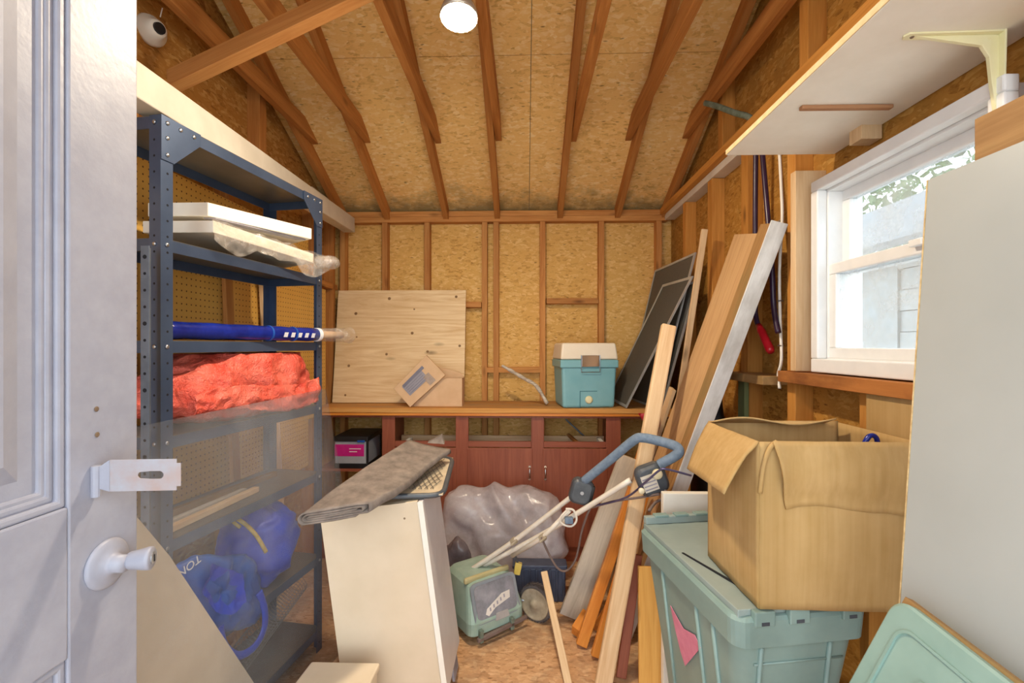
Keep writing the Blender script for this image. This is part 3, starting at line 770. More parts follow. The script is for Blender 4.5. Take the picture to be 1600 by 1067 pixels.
def bagfn(u, v):
    k = u * len(poly); i = int(k) % len(poly); t = k - int(k)
    a = poly[i]; b = poly[(i + 1) % len(poly)]
    px = a[0] + (b[0] - a[0]) * t; py = a[1] + (b[1] - a[1]) * t
    s = v
    px = cx_ + (px - cx_) * s; py = cy_ + (py - cy_) * s
    q = P(px, py, .03 * math.sqrt(max(0, 1 - s * s)))
    return q + V((.012 * mn.noise(q * 22) + .008 * mn.noise(q * 50), 0, 0.006 * mn.noise(q * 30)))
MB().grid(bagfn, 72, 14, close_u=True).build('bag_body', M_blue2, bg_, smooth=True, solid=.002)
poly2 = [(330, 880), (355, 885), (380, 900), (385, 940), (365, 960), (335, 955), (318, 925)]
mouth = [P(px, py, .04) for px, py in poly2]
cm_ = sum((q for q in mouth), V()) / len(mouth)
def mouthfn(u, v):
    k = u * len(mouth); i = int(k) % len(mouth); t = k - int(k)
    q = mouth[i].lerp(mouth[(i + 1) % len(mouth)], t); q = cm_.lerp(q, v)
    return q + VV * (.028 * (1 - v)) + V((.010 * mn.noise(q * 35), 0, .01 * mn.noise(q * 28)))
MB().grid(mouthfn, 56, 10, close_u=True).build('crumpled_front', M_blue, bg_, smooth=True)
hl = smooth_path([P(px, py, .015) for px, py in ((345, 980), (352, 1010), (372, 1024), (396, 1012), (412, 985), (414, 955), (405, 925))], 8)
MB().tube(hl, .013, 10, flat=.4).build('handle', M_blue, bg_, smooth=True)
q = P(296, 884, .034); right = (P(310, 876) - P(290, 892)).normalized()
nrm_ = -VV; up = nrm_.cross(right).normalized()
text_mesh('lettering', 'TON', .034, M_letter, bg_, Matrix(((right.x * -1, up.x * -1, nrm_.x, q.x), (right.y * -1, up.y * -1, nrm_.y, q.y), (right.z * -1, up.z * -1, nrm_.z, q.z), (0, 0, 0, 1))))

# pale board leaning low in front of the shelving
a, b, c = P(262, 868, .03), P(398, 1072, .03), P(226, 905, .03)
low = [P(205, 800, .052), P(262, 868, .052), P(405, 1082, .052), P(420, 1130, .052), P(205, 1130, .052)]
lb_ = MB().prism(low, -VV * .006).build('pale_board', M_cream, None); tag(lb_, 'pale cream board behind the clear sheet at the bottom of the shelving', 'board')

# roll of wire netting on the bottom shelf
n0 = local(.28, .065, .19); n1 = local(LU - .08, .065, .325)
wm = MB(); ax = (n1 - n0).normalized(); e1 = ax.cross(Z_).normalized(); e2 = e1.cross(ax); LN = (n1 - n0).length
for k in range(34):
    cpt = n0 + ax * (LN * k / 33); wm.tube([cpt + (e1 * math.cos(t * PI / 8) + e2 * math.sin(t * PI / 8)) * .045 for t in range(17)], .0011, 4, caps=False)
for k in range(20):
    o_ = (e1 * math.cos(k * PI / 10) + e2 * math.sin(k * PI / 10)) * .045; wm.tube([n0 + o_, n1 + o_], .0011, 4)
wn = wm.build('wire_netting_roll', M_wire, None, kind='stuff'); tag(wn, 'roll of grey wire netting low behind the clear sheet', 'wire netting', kind='stuff')

# clear flexible sheet leaning on the front of the shelving
tl = V((-1.012, .885, 1.143)); trp = atY(503, 607, 1.93)
prof = [(0.0, -.055), (.20, -.03), (.42, -.012), (.62, .012), (.78, .035), (.9, .032), (1.0, 0.0)]   # height share, bow
def sheetfn(u, v):
    top = tl.lerp(trp, u); top.z = tl.z + (trp.z - tl.z) * u
    z = top.z * v
    n = -VV
    lean = .17 * (1 - v) if v > .55 else .17 * .45 - .03 * (.55 - v) / .55
    s = V((0, .10 * (1 - v) * u, 0))
    w = .005 * math.sin(u * 7 + v * 3) * (1 - v * .5)
    return V((top.x, top.y, z)) + n * (lean + w) + s + n * .018
cs = MB().grid(sheetfn, 34, 30).build('clear_sheet', M_clear, None, smooth=True, solid=.003)
tag(cs, 'large clear plastic sheet leaning on the lower front of the shelving', 'plastic sheet')

# round lamp holder on the left gable
q = atX(236, 48, XL - .055)
lh = thing('porcelain_lampholder', 'white round lamp holder on the left gable above the door', 'lampholder', q)
MB().lathe([(.052, 0), (.054, .006), (.050, .018), (.036, .026), (.030, .05), (.020, .052)], (XL - .06, q.y, q.z), (1, -.35, -.1), 28).build('holder_body', M_white, lh, smooth=True)
MB().lathe([(.020, .052), (.019, .06), (.0, .06)], (XL - .06, q.y, q.z), (1, -.35, -.1), 20).build('socket', M_black, lh)
MB().tube([(XL - .02, q.y, q.z + .05), (XL - .02, q.y + .01, q.z + .09)], .002, 6).build('pull_cord', M_white, lh)

# flood bulb hung from the collar ties
bq = atY(717, 31, 1.47)
bl = thing('flood_bulb', 'lit white flood bulb hanging under the roof', 'lamp', bq)
hang = 2.60
MB().lathe([(.0, .0225), (.058, .0225), (.060, .018), (.062, .030), (.055, .052), (.038, .085), (.024, .105), (.018, .112), (.018, .135)], bq - V((0, 0, .012)), (0, .10, 1), 32).build('reflector', plain('silvered_reflector', 'b8b2a8', 'c8c2b8', rough=.25, metal=.6), bl, smooth=True)
MB().lathe([(.0, .004), (.03, .006), (.048, .010), (.057, .017), (.0565, .021), (.0, .0215)], bq - V((0, 0, .012)), (0, .10, 1), 32).build('lit_face', M_bulb, bl, smooth=True)
MB().lathe([(.024, .128), (.026, .15), (.024, .19), (.0, .19)], bq - V((0, 0, .012)), (0, .10, 1), 20).build('socket', M_white, bl, smooth=True)
bar('mounting_batten', (RX[2] - .05, 1.49, 2.585 + .05 - .03), (RX[3] + .12, 1.49, 2.585 + .05 - .03), .06, .02, Y_, M_rafter, bl)

# ================================================================== back: workbench and what stands on it
BZ = .962                                   # bench top
BY = 2.80                                   # front edge
bt = thing('workbench_board', 'long worn pine bench top along the back wall', 'worktop', (0, 3.0, BZ))
xs0, xs1 = XL + .01, XR - .01
bar('top_plank', (xs0, BY + .135, BZ - .016), (xs1, BY + .135, BZ - .016), .20, .032, Y_, M_bench, bt)
bar('top_plank', (xs0, BY + .318, BZ - .016), (xs1, BY + .318, BZ - .016), .162, .032, Y_, M_bench, bt)
bar('edge_strip', (xs0, BY + .018, BZ - .014), (xs1, BY + .018, BZ - .014), .034, .028, Y_, M_bench_edge, bt)
bar('edge_strip', (xs0, BY + .022, BZ - .038), (xs1, BY + .022, BZ - .038), .030, .018, Y_, M_varn, bt)

cb = thing('bench_cabinet', 'red stained cabinet frame with empty drawer openings under the bench', 'cabinet', (0, BY + .05, 0))
FY = BY + .035
def X(px): return atY(px, 700, FY).x
def Z(py): return atY(800, py, FY).z
zt = BZ - .048
st = [(597, 617), (712, 732), (830, 850), (947, 970)]
for a, b in st:
    MB().box((-zt / 2, -(X(b) - X(a)) / 2, -.011), (zt / 2, (X(b) - X(a)) / 2, .011)).build('stile', M_red, cb, frame(((X(a) + X(b)) / 2, FY + .011, zt / 2), Z_, X_), bevel=.002)
def rail(px0, px1, py0, py1, yo=0.0):
    z0, z1 = Z(py1), Z(py0); bar('rail', (X(px0), FY + .012 + yo, (z0 + z1) / 2), (X(px1), FY + .012 + yo, (z0 + z1) / 2), z1 - z0, .02, Z_, M_red, cb)
bar('rail', (xs0, FY + .012, zt - .008), (X(1060), FY + .012, zt - .008), .016, .02, Z_, M_red, cb)
for (a, b), (c, d) in zip(st[:-1], st[1:]): rail(b, c, 690, 699)
zd1, zd0 = Z(700), .10
hd = []
for (a, b), (c, d) in zip(st[:-1], st[1:]):
    x0, x1 = X(b) - .008, X(c) + .008
    dr = MB().box((0, -(x1 - x0) / 2, -.007), (zd1 - zd0, (x1 - x0) / 2, .007)).build('cabinet_door', M_red, cb, frame(((x0 + x1) / 2, FY + .001, zd0), Z_, X_), bevel=.003)
    hd.append((dr, x0, x1))
def pull(dr, x, z):
    MB().tube(smooth_path([(x, FY - .006, z + .035), (x, FY - .022, z + .026), (x, FY - .026, z), (x, FY - .022, z - .026), (x, FY - .006, z - .035)], 5), .0042, 8).build('handle', M_chrome, dr, smooth=True)
    for s in (-1, 1): MB().lathe([(.009, 0), (.008, .003), (.0, .003)], (x, FY - .006, z + s * .038), (0, -1, 0), 10).build('handle_base', M_chrome, dr)
zp = Z(738)
pull(hd[1][0], hd[1][2] - .018, zp); pull(hd[2][0], hd[2][1] + .016, zp)
bar('rail', (xs0, FY + .03, .05), (X(1060), FY + .03, .05), .1, .02, Z_, M_red, cb)
box('bay_floor', (xs0, FY + .03, .55), (X(597), 3.18, .5675), M_red, cb)
box('partition', (X(607) - .006, FY + .024, .0), (X(607) + .006, 3.18, zt), M_red, cb)
box('partition', (X(958) - .006, FY + .024, .0), (X(958) + .006, 3.18, zt), M_red, cb)
# runner behind the openings with pale drawer guides
a = atY(625, 683, 3.12); b = atY(948, 683, 3.12)
bar('drawer_runner', (X(610), 3.10, a.z), (X(955), 3.10, a.z), .04, .02, Z_, M_raw, cb)
for px in (642, 684, 935):
    q = atY(px, 686, 2.99); box('drawer_guide', (q.x - .012, 2.86, q.z - .02), (q.x + .012, 2.99, q.z + .012), M_white, cb, .002)
bar('drawer_runner', atY(888, 679, 3.11) - V((0, 0, .0)), atY(902, 692, 2.90), .02, .018, X_, M_stud, cb)
bar('drawer_runner', atY(884, 655, 3.16), atY(922, 690, 3.14), .03, .01, Y_, M_dark, cb)

# black-lidded box in the open bay
bx = thing('file_crate', 'black and grey crate with magenta label in the open bench bay', 'crate', (X(560), 3.0, .568))
x0, x1 = X(523), atY(574, 700, 2.86).x
x0, x1 = atY(522, 700, 2.86).x, atY(573, 700, 2.86).x
zl = atY(560, 690, 2.86).z
box('crate_body', (x0, 2.87, .568), (x1, 3.15, zl), plain('grey_crate', '9aa0aa', 'a8aeb6'), bx, .006)
box('lid', (x0 - .006, 2.86, zl), (x1 + .008, 3.16, zl + .032), M_black, bx, .006)
box('label', (x0, 2.8685, zl - .095), (x1 - .02, 2.8695, zl - .02), M_mag, bx)
for dx in (0, .07): box('corner_post', (x1 - .006, 2.868, .568), (x1 + .004, 2.885, zl), M_black, bx) if dx == 0 else box('corner_post', (x1 - .006, 3.12, .568), (x1 + .004, 3.15, zl), M_black, bx)
box('lower_band', (x0, 2.865, .568), (x1 + .004, 3.152, .60), M_black, bx, .003)
box('blue_latch', (x1 - .06, 2.856, zl - .004), (x1 - .012, 2.861, zl + .008), M_blue2, bx, .001)
for k, w in enumerate((.075, .05)):
    box('label_print', (x1 - .115, 2.8675, zl - .05 - .018 * k), (x1 - .115 + w, 2.8685, zl - .045 - .018 * k), M_letter, bx)

# plywood sheet
p0 = atY(509, 628, 3.02); pl = thing('plywood_sheet', 'pale knotty plywood sheet leaning against the back wall on the bench', 'plywood', (-.85, 3.03, BZ))
xa, xb = XL + .022, atY(726, 540, 3.08).x
hgt = atY(600, 453, 3.16).z - BZ
tilt = math.atan2(.105, hgt)
Mp = Matrix.Translation((xa, 3.045, BZ + .003)) @ Matrix.Rotation(-tilt, 4, 'X')
MB().box((0, 0, 0), (xb - xa, .011, hgt)).build('plywood_board', M_ply, pl, Mp, bevel=.001)
rk = random.Random(2)
for px, py in ((605, 466), (553, 490), (645, 483), (556, 527), (643, 521), (711, 463), (546, 572), (543, 617), (718, 541), (604, 554), (668, 550)):
    q = atY(px, py, 3.09); lx = q.x - xa; lz = (q.z - BZ) / math.cos(tilt)
    MB().lathe([(.006 + .005 * rk.random(), 0), (.004, .0006), (.0, .0006)], (lx, -.0002, lz), (0, -1, 0), 10).build('knot', M_knot, pl, Mp)

# cardboard cartons on the bench
cy = 2.893
a = atY(652, 634, cy); b = atY(722, 591, cy)
ct = thing('small_carton', 'small open upright cardboard carton on the bench by the plywood', 'carton', ((a.x + b.x) / 2, cy, BZ))
x0, x1, h = atY(640, 600, cy).x, b.x, b.z - BZ
T = .004
box('front_wall', (x0, cy, BZ), (x1, cy + T, BZ + h), M_card2, ct, .001)
box('back_wall', (x0, cy + .11, BZ), (x1, cy + .11 + T, BZ + h), M_card2, ct, .001)
box('side_wall', (x1 - T, cy + T, BZ), (x1, cy + .11, BZ + h), M_card2, ct, .001)
box('side_wall', (x0, cy + T, BZ), (x0 + T, cy + .11, BZ + h), M_card2, ct, .001)
MB().hexa([(x0 + .03, cy + .11, BZ + h), (x1, cy + .11, BZ + h), (x1 - .03, cy + .115, BZ + h + .03), (x0 + .08, cy + .12, BZ + h + .09)],
          [(x0 + .03, cy + .114, BZ + h), (x1, cy + .114, BZ + h), (x1 - .03, cy + .119, BZ + h + .03), (x0 + .08, cy + .124, BZ + h + .09)]).build('flap', M_card2, ct)
q0, q1, q2, q3 = [atY(px, py, 2.865) for px, py in ((642, 634.5), (696, 586), (666, 555), (615, 607))]
q0.z = BZ + .001
ml = thing('flat_mailer', 'flat cardboard mailer with grey print tipped on its corner against the carton', 'mailer', q0)
MB().prism([q0 + V((0, -.02, 0)), q1, q2, q3], (0, .022, 0)) .build('mailer_body', M_card2, ml, bevel=.002)
def on(u, v): return (q0 + V((0, -.02, 0))).lerp(q1, u).lerp(q3.lerp(q2, u), v)
def patch(name, u0, u1, v0, v1, mat, d=.001):
    MB().prism([on(u0, v0) - Y_ * d, on(u1, v0) - Y_ * d, on(u1, v1) - Y_ * d, on(u0, v1) - Y_ * d], (0, d * .6, 0)).build(name, mat, ml)
patch('printed_label', .16, .70, .33, .80, M_print, .0012)
patch('printed_heading', .18, .78, .72, .84, plain('dark_print', '6a6878', '7c7a88'), .0016)
for k in range(4): patch('printed_line', .2, .66, .38 + k * .085, .40 + k * .085, plain('line_print', '6e6c7a', '7c7a88'), .0017)
patch('printed_picture', .62, .78, .10, .50, plain('photo_print', '9c8878', 'b09a88', scale=60), .0014)

# birch branch
br = smooth_path([atY(784, 571, 3.0), atY(800, 580, 3.0), atY(820, 592, 2.98), atY(838, 603, 2.96), V((atY(855, 616, 2.95).x, 2.95, BZ + .012))], 5)
bo = MB().tube(br, [.006 + .006 * math.sin(min(1, k / 4) * 1.5) + .002 * math.sin(k * 1.7) for k in range(len(br))], 9).build('birch_branch', M_birch, None, smooth=True)
tag(bo, 'pale birch branch leaning on the back wall left of the cooler', 'branch')

# cooler
cc = atY(921, 636, 2.835); cc = V((atY(921, 600, 2.835).x, 2.835, BZ))
co = thing('picnic_cooler', 'teal picnic cooler with cream lid and chrome latch on the bench', 'cooler', cc)
Mc = Matrix.Translation(cc) @ Matrix.Rotation(math.radians(7), 4, 'Z')
W, Dp, H1, H2 = .350, .27, .30, .405
def taper(x0, x1, y0, y1, z0, z1, i):
    return [(x0 + i, y0 + i, z0), (x1 - i, y0 + i, z0), (x1 - i, y1 - i, z0), (x0 + i, y1 - i, z0)], [(x0, y0, z1), (x1, y0, z1), (x1, y1, z1), (x0, y1, z1)]
MB().hexa(*taper(-W / 2, W / 2, 0, Dp, 0, H1 - .04, .010)).build('body', M_cooler, co, Mc, bevel=.018, seg=3)
MB().box((-W / 2 - .009, -.009, H1 - .05), (W / 2 + .009, Dp + .009, H1)).build('collar', M_cooler, co, Mc, bevel=.008, seg=3)
b, t = taper(-W / 2 - .008, W / 2 + .008, -.008, Dp + .008, H1 + .002, H2, 0)
t = [(x * .93, .5 * Dp + (y - .5 * Dp) * .90, z) for x, y, z in t]
lid = MB().hexa(b, t).build('lid', M_cooler_lid, co, Mc, bevel=.012, seg=3)
for x in (-.055, .058): MB().hexa([(x - .002, -.010, H1 + .012), (x + .002, -.010, H1 + .012), (x + .002, .007, H2 - .012), (x - .002, .007, H2 - .012)], [(x - .002, -.006, H1 + .012), (x + .002, -.006, H1 + .012), (x + .002, .012, H2 - .012), (x - .002, .012, H2 - .012)]).build('lid_rib', M_cooler_lid, lid, Mc)
la = MB().box((-.052, -.016, H1 - .042), (.058, -.010, H1 + .028)).build('latch_plate', M_chrome, co, Mc, bevel=.002)
MB().tube([(-.055, -.014, H1 + .03), (-.055, -.016, H1 - .075), (.062, -.016, H1 - .075), (.062, -.014, H1 + .03)], .003, 8).build('latch_bail', M_zinc, la, Mc)
for x, z, w, h in ((-.004, .105, .11, .004), (-.058, .055, .004, .105)):
    MB().box((x - w / 2, -.004 + .008, z - h / 2), (x + w / 2, .012, z + h / 2)).build('drain_panel_edge', plain('cooler_groove', '3f7884', '4a838e'), co, Mc)
MB().lathe([(.024, 0), (.024, .006), (.019, .010), (.012, .011), (.0, .010)], (-.002, .008, .052), (0, -1, 0), 20).build('drain_cap', M_mud, co, Mc, smooth=True)

# window screens leaning at the right of the bench
def screen(name, p0, p1, e, fw, label, pane=None, mat=M_alu):
    p0 = V(p0); p1 = V(p1); e = V(e); p2 = p1 + e; p3 = p0 + e
    n = (p1 - p0).cross(e).normalized() * .009
    s = thing(name, label, 'screen', p0, 'window screens on the bench')
    a = (p1 - p0).normalized() * fw; b = e.normalized() * fw
    MB().prism([p0, p0 + b, p1 + b, p1], n).build('frame_side', mat, s); MB().prism([p3 - b, p3, p2, p2 - b], n).build('frame_side', mat, s)
    MB().prism([p0 + b, p3 - b, p3 - b + a, p0 + b + a], n).build('frame_end', mat, s); MB().prism([p1 + b - a, p2 - b - a, p2 - b, p1 + b], n).build('frame_end', mat, s)
    k = n * .5
    MB().prism([p0 + b + a + k, p3 - b + a + k, p2 - b - a + k, p1 + b - a + k], n * .1).build('mesh', pane or M_mesh, s)
    return s
screen('window_screen', (.80, 2.78, BZ + .004), (.945, 2.53, 1.862), (-.05, .60, .0), .014, 'tallest grey framed insect screen at the back of the leaning screens')
screen('window_screen', (.628, 2.815, BZ + .004), (.915, 2.49, 1.725), (-.03, .43, .01), .018, 'dark insect screen leaning nearest the cooler')
screen('window_screen', (.845, 2.805, BZ + .004), (.935, 2.47, 1.70), (-.02, .36, .01), .014, 'narrow framed screen leaning closest to the stacked planks', film('dusty_pane', '8a8a86', .3, '8e8c86', rough=.2, amt=(.35, .6), scale=5))
a = atY(997, 643, 2.79)
rg = MB().grid(lambda u, v: V((a.x + .075 * u * (1 - .75 * v) + .025 * v, 2.788 + .006 * math.sin(u * 7 + v * 3), a.z - .01 - .075 * v * (.5 + .5 * u))), 12, 10).build('red_rag', M_redp, None, smooth=True, solid=.003); tag(rg, 'small bright red rag hanging under the bench edge', 'rag')

# ================================================================== middle: cream cabinet, mats, mower
def onplane(px, py, p, n):
    r = ray(px, py); k = (V(p) - V((0, 0, CAM_H))).dot(V(n)) / r.dot(V(n)); return V((0, 0, CAM_H)) + r * k
def loft(mb, loops, caps=True):
    n = len(loops[0]); vs = [q for lp in loops for q in lp]; m = len(loops)
    fs = [(i * n + k, i * n + (k + 1) % n, (i + 1) * n + (k + 1) % n, (i + 1) * n + k) for i in range(m - 1) for k in range(n)]
    if caps: fs += [tuple(range(n - 1, -1, -1)), tuple((m - 1) * n + k for k in range(n))]
    return mb.add(vs, fs)

# cream cabinet, leaning a little to the left
NY = 1.60
ktop_r = atY(654, 797, NY); kbot_r = atY(697, 1120, NY); kw = .352
tl_ = math.atan2(kbot_r.x - ktop_r.x, ktop_r.z - kbot_r.z)
KH = (ktop_r - kbot_r).length + .02
piv = V((kbot_r.x - kw, NY, .004))
Mk = Matrix.Translation(piv) @ Matrix.Rotation(-tl_, 4, 'Y')
kb = thing('cream_cabinet', 'small cream cabinet with white door edge standing by the clear sheet', 'cabinet', piv)
KD = .285
box('side_panel', (0, 0, 0), (kw, .016, KH), M_cream, kb, .0015, Mk)
box('side_panel', (0, KD - .016, 0), (kw, KD, KH), M_cream, kb, .0015, Mk)
box('top_panel', (0, .0165, KH - .016), (kw, KD - .0165, KH), M_cream, kb, .001, Mk)
box('bottom_panel', (0, .0165, .05), (kw, KD - .0165, .066), M_cream, kb, .001, Mk)
box('back_panel', (0, .0165, .066), (.006, KD - .0165, KH - .016), M_cream, kb, 0, Mk)
kd_ = box('cabinet_door', (kw + .002, -.002, .07), (kw + .020, KD, KH - .003), plain('pale_door_face', 'd6d2d2', 'dedada', rough=.4), kb, .002, Mk)
box('edge_band', (kw + .0015, -.0035, .07), (kw + .0205, -.002, KH - .003), M_white, kd_, 0, Mk)
box('foot_plate', (kw + .002, .15, .0), (kw + .012, .24, .06), M_print, kb, .001, Mk)
q = atY(632, 816, NY) ; MB().lathe([(.004, 0), (.0, .001)], (.30, -.0002, KH - .055), (0, -1, 0), 10).build('screw_cap', M_chip, kb, Mk)

# small pale box at the lower edge
sx0, sx1 = atY(478, 1040, 1.50).x, atY(590, 1035, 1.50).x
zt_ = atY(540, 1036, 1.50).z
sb = thing('low_pale_box', 'low off-white lidded box on the floor in front of the cream cabinet', 'box', ((sx0 + sx1) / 2, 1.4, 0))
b = [(sx0 + .01, 1.27, 0), (sx1 - .004, 1.25, 0), (sx1, 1.5, 0), (sx0 + .02, 1.5, 0)]
MB().hexa(b, [(x, y, zt_ - .02) for x, y, z in b]).build('box_body', M_cream, sb, bevel=.006)
b2 = [(sx0, 1.262, zt_ - .022), (sx1 + .003, 1.242, zt_ - .022), (sx1 + .006, 1.506, zt_ - .022), (sx0 + .016, 1.506, zt_ - .022)]
MB().hexa(b2, [(x, y, zt_) for x, y, z in b2]).build('lid', M_cream, sb, bevel=.005)

# boot tray with wire mesh on the cabinet
ta = Mk @ V((.12, .03, KH)); t0 = atY(592, 803, 1.60); t1 = atY(692, 786, 1.63); t2 = atY(708, 716, 2.0); t3 = V((t0.x - .02, 2.02, t2.z))
t0.z = t1.z = (Mk @ V((kw, 0, KH))).z + .012
ty = thing('wire_mesh_tray', 'pale tray with black rim and wire mesh under the rubber mats', 'tray', t0)
quad = [t0 + V((-.06, 0, 0)), t1, t2, t3 + V((-.06, 0, 0))]
cq = sum(quad, V()) / 4
def trf(s): return [cq + (p - cq) * s for p in quad]
base = trf(1.0)
MB().prism(base, (0, 0, .004)).build('tray_base', plain('tray_tan', 'b4a48c', 'cdbca0', rough=.4), ty)
loop = []
for i in range(4):
    a_, b_, c_ = quad[i - 1], quad[i], quad[(i + 1) % 4]
    for k in range(5):
        t = k / 4; r = .05
        p_ = b_ + (a_ - b_).normalized() * r; n_ = b_ + (c_ - b_).normalized() * r
        loop.append(p_.lerp(b_, t).lerp(b_.lerp(n_, t), t))
MB().tube(loop + [loop[0]], .010, 10, caps=False).build('tray_rim', M_dark, ty, smooth=True)
wm = MB()
def tq(u, v): return quad[0].lerp(quad[1], u).lerp(quad[3].lerp(quad[2], u), v) + V((0, 0, .010))
for k in range(-12, 26):
    for s in (1, -1):
        pts = []
        for t in range(0, 11):
            v = t / 10; u = (k / 13.0) + s * v * .55 + (0 if s > 0 else .0)
            if .06 < u < .94 and .05 < v < .95: pts.append(tq(u, v))
        if len(pts) > 1: wm.tube(pts, .0013, 4)
wm.build('wire_grid', M_wire, ty, kind='stuff')

# folded rubber mats lying over the tray, loop of the fold to the left
ma = [atY(464, 812, 1.38), atY(578, 799, 1.42), atY(706, 706, 1.93), atY(636, 688, 1.97)]
mats = thing('folded_rubber_mat', 'dusty grey rubber floor mat folded in layers on top of the cabinet', 'mat', ma[0])
def section(scale, n_layers):
    """flattened spiral in (s across 0..1, h height): fold loop at the left"""
    pts = []; h = .042
    lv = [0.0, .034, .007, .027, .013, .020][:n_layers]
    xr = [.80, 1.0, .74, .90, .66, .80]
    cur = []
    for k in range(n_layers - 1):
        z0, z1 = lv[k], lv[k + 1]; r = abs(z1 - z0) / 2; xc = .10 + .018 * k if k % 2 == 0 else xr[k] - .03
        if k == 0: cur.append((xr[0], z0))
        side = -1 if k % 2 == 0 else 1
        for t in range(9):
            a_ = PI * t / 8
            zz = z0 + (z1 - z0) * (1 - math.cos(a_)) / 2
            cur.append((xc + side * math.sin(a_) * (.09 - .012 * k if side < 0 else .02), zz))
    cur.append((xr[n_layers - 1], lv[n_layers - 1]))
    return cur
sec = section(1, 6)
# the outer turn ends on top: reorder so that the top layer is the long cover
def matfn(u, v):
    k = u * (len(sec) - 1); i = min(int(k), len(sec) - 2); t = k - i
    s = sec[i][0] + (sec[i + 1][0] - sec[i][0]) * t; h = sec[i][1] + (sec[i + 1][1] - sec[i][1]) * t
    a_ = ma[0].lerp(ma[3], v); b_ = ma[1].lerp(ma[2], v)
    q = a_.lerp(b_, s)
    q.z += -.018 + h * (1 - .35 * v) + .010 * math.sin(v * PI) + .010 * math.sin(v * 5 + s * 2) * s + .004 * mn.noise(V((s * 5, v * 7, 2)))
    q.x += .012 * math.sin(v * 6.0) * s
    return q
MB().grid(matfn, 110, 34).build('mat_layers', M_rubber, mats, smooth=True, solid=.0045)
tipb = [atY(668, 692, 1.97), atY(694, 694, 1.97), atY(690, 680, 2.0)]
MB().prism([p + V((0, 0, .0)) for p in (tipb[0], tipb[1], tipb[2])], (0, .02, .004)).build('mat_corner', M_rubber, mats)

# clear sheet scrap between mats and crate
scp = [atY(535, 760, 1.9), atY(590, 715, 2.1), atY(572, 722, 2.1), atY(545, 742, 1.98)]
def scrapfn(u, v): return scp[0].lerp(scp[1], u).lerp(scp[3].lerp(scp[2], u), v) + V((0, 0, -.25 * (1 - v) * .0)) + V((.01 * mn.noise(V((u * 6, v * 5, 0))), 0, .02 * v))
sc_ = MB().grid(lambda u, v: atY(520 + 72 * u + 6 * v, 790 - 78 * u - (1 - v) * -0 + 60 * (1 - v) * (1 - u * .5), 2.0 + .12 * u) + V((.01 * mn.noise(V((u * 7, v * 5, 3))), .02 * mn.noise(V((u * 5, v * 6, 9))), 0)), 16, 10).build('plastic_scrap', M_wrap, None, smooth=True)
tag(sc_, 'crumpled scrap of clear plastic behind the rubber mats', 'plastic wrap')

# hazy poly sheet crumpled behind the mower
def bagfn2(u, v):
    a = 2 * PI * u; b = PI * (v - .5)
    x = math.cos(a) * math.cos(b); y = math.sin(a) * math.cos(b); z = math.sin(b)
    q = V((math.copysign(abs(x) ** .8, x) * .37, y * .13, math.copysign(abs(z) ** .75, z) * (.28 - .05 * x)))
    n = mn.noise(q * 3.5 + V((4, 1, 2))) * .05 - .10 * abs(mn.noise(V((q.x * 4 + q.z * 3.5, q.z * 2 - q.x * 1.5, q.y * 3 + 2)))) - .018 * abs(mn.noise(q * 10)) + .03
    q += V((x, y, z)) * n
    c0 = atY(792, 842, 2.57)
    p = V((c0.x, 2.645, c0.z)) + q; p.y = max(p.y, 2.495 + .004 * math.sin(a * 7))
    p.z = max(p.z, .004 + .002 * math.sin(a * 9)); return p
hz_ = MB().grid(bagfn2, 150, 90, close_u=True).build('poly_sheet', M_bag, None, smooth=True)
tag(hz_, 'big crumpled hazy plastic sheet heaped behind the mower handles', 'plastic sheet')
dk = blob_mesh(atY(712, 872, 2.425) + V((0, 0, -.06)), (.085, .045, .16), 11, .3, 6, 40, 26, e=.8, flat_bottom=.002).build('dark_plastic_bag', plain('dark_haze_plastic', '5a5054', '7a7074', rough=.25, bump=.3), None, smooth=True)
tag(dk, 'dark grey plastic bag between the cream cabinet and the mower', 'bag')

# ribbed dark crate behind the wheel
cq0 = atZ(806, 918, .0); cr = thing('ribbed_crate', 'dark blue ribbed plastic crate on the floor behind the mower wheel', 'crate', (.06, 2.42, 0))
xa, xb, ya = atY(803, 900, 2.40).x, atY(884, 900, 2.40).x, 2.40
M_crate = plain('slate_crate', '3c4254', '4c5266', rough=.45)
box('crate_body', (xa, ya, 0), (xb, ya + .07, .175), M_crate, cr, .006)
box('crate_rim', (xa - .008, ya - .008, .175), (xb + .008, ya + .078, .195), M_crate, cr, .004)
for k in range(8):
    x = xa + .012 + (xb - xa - .024) * k / 7; box('rib', (x - .006, ya - .010, .01), (x + .006, ya, .172), M_crate, cr, .002)

# ------------------------------------------------------------------ electric mower
g0 = atZ(738, 998, .045); g1 = atZ(818, 964, .045)
e_ = (g1 - g0); e_.z = 0; LW = e_.length; e_.normalize(); f_ = V((-e_.y, e_.x, 0))
mo = thing('electric_mower', 'small pale green electric mower with folded cream tube handle', 'mower', (g0.x + .1, g0.y + .15, 0))
Mm = frame((g0.x, g0.y, 0), e_, f_)
def deck(z, i, yo): return [Mm @ V((x, y, z)) for x, y in [(a, b) for a, b in rrect(LW / 2, .15 + yo, LW - 2 * i + .02, .30 - 2 * i, .035, 4)]]
mb = MB(); loft(mb, [deck(.045, 0, 0), deck(.10, 0, 0), deck(.16, .012, .012), deck(.235, .03, .03), deck(.252, .05, .04), deck(.256, .075, .045)])
dk_ = mb.build('deck', M_mow, mo, smooth=False, bevel=.004)
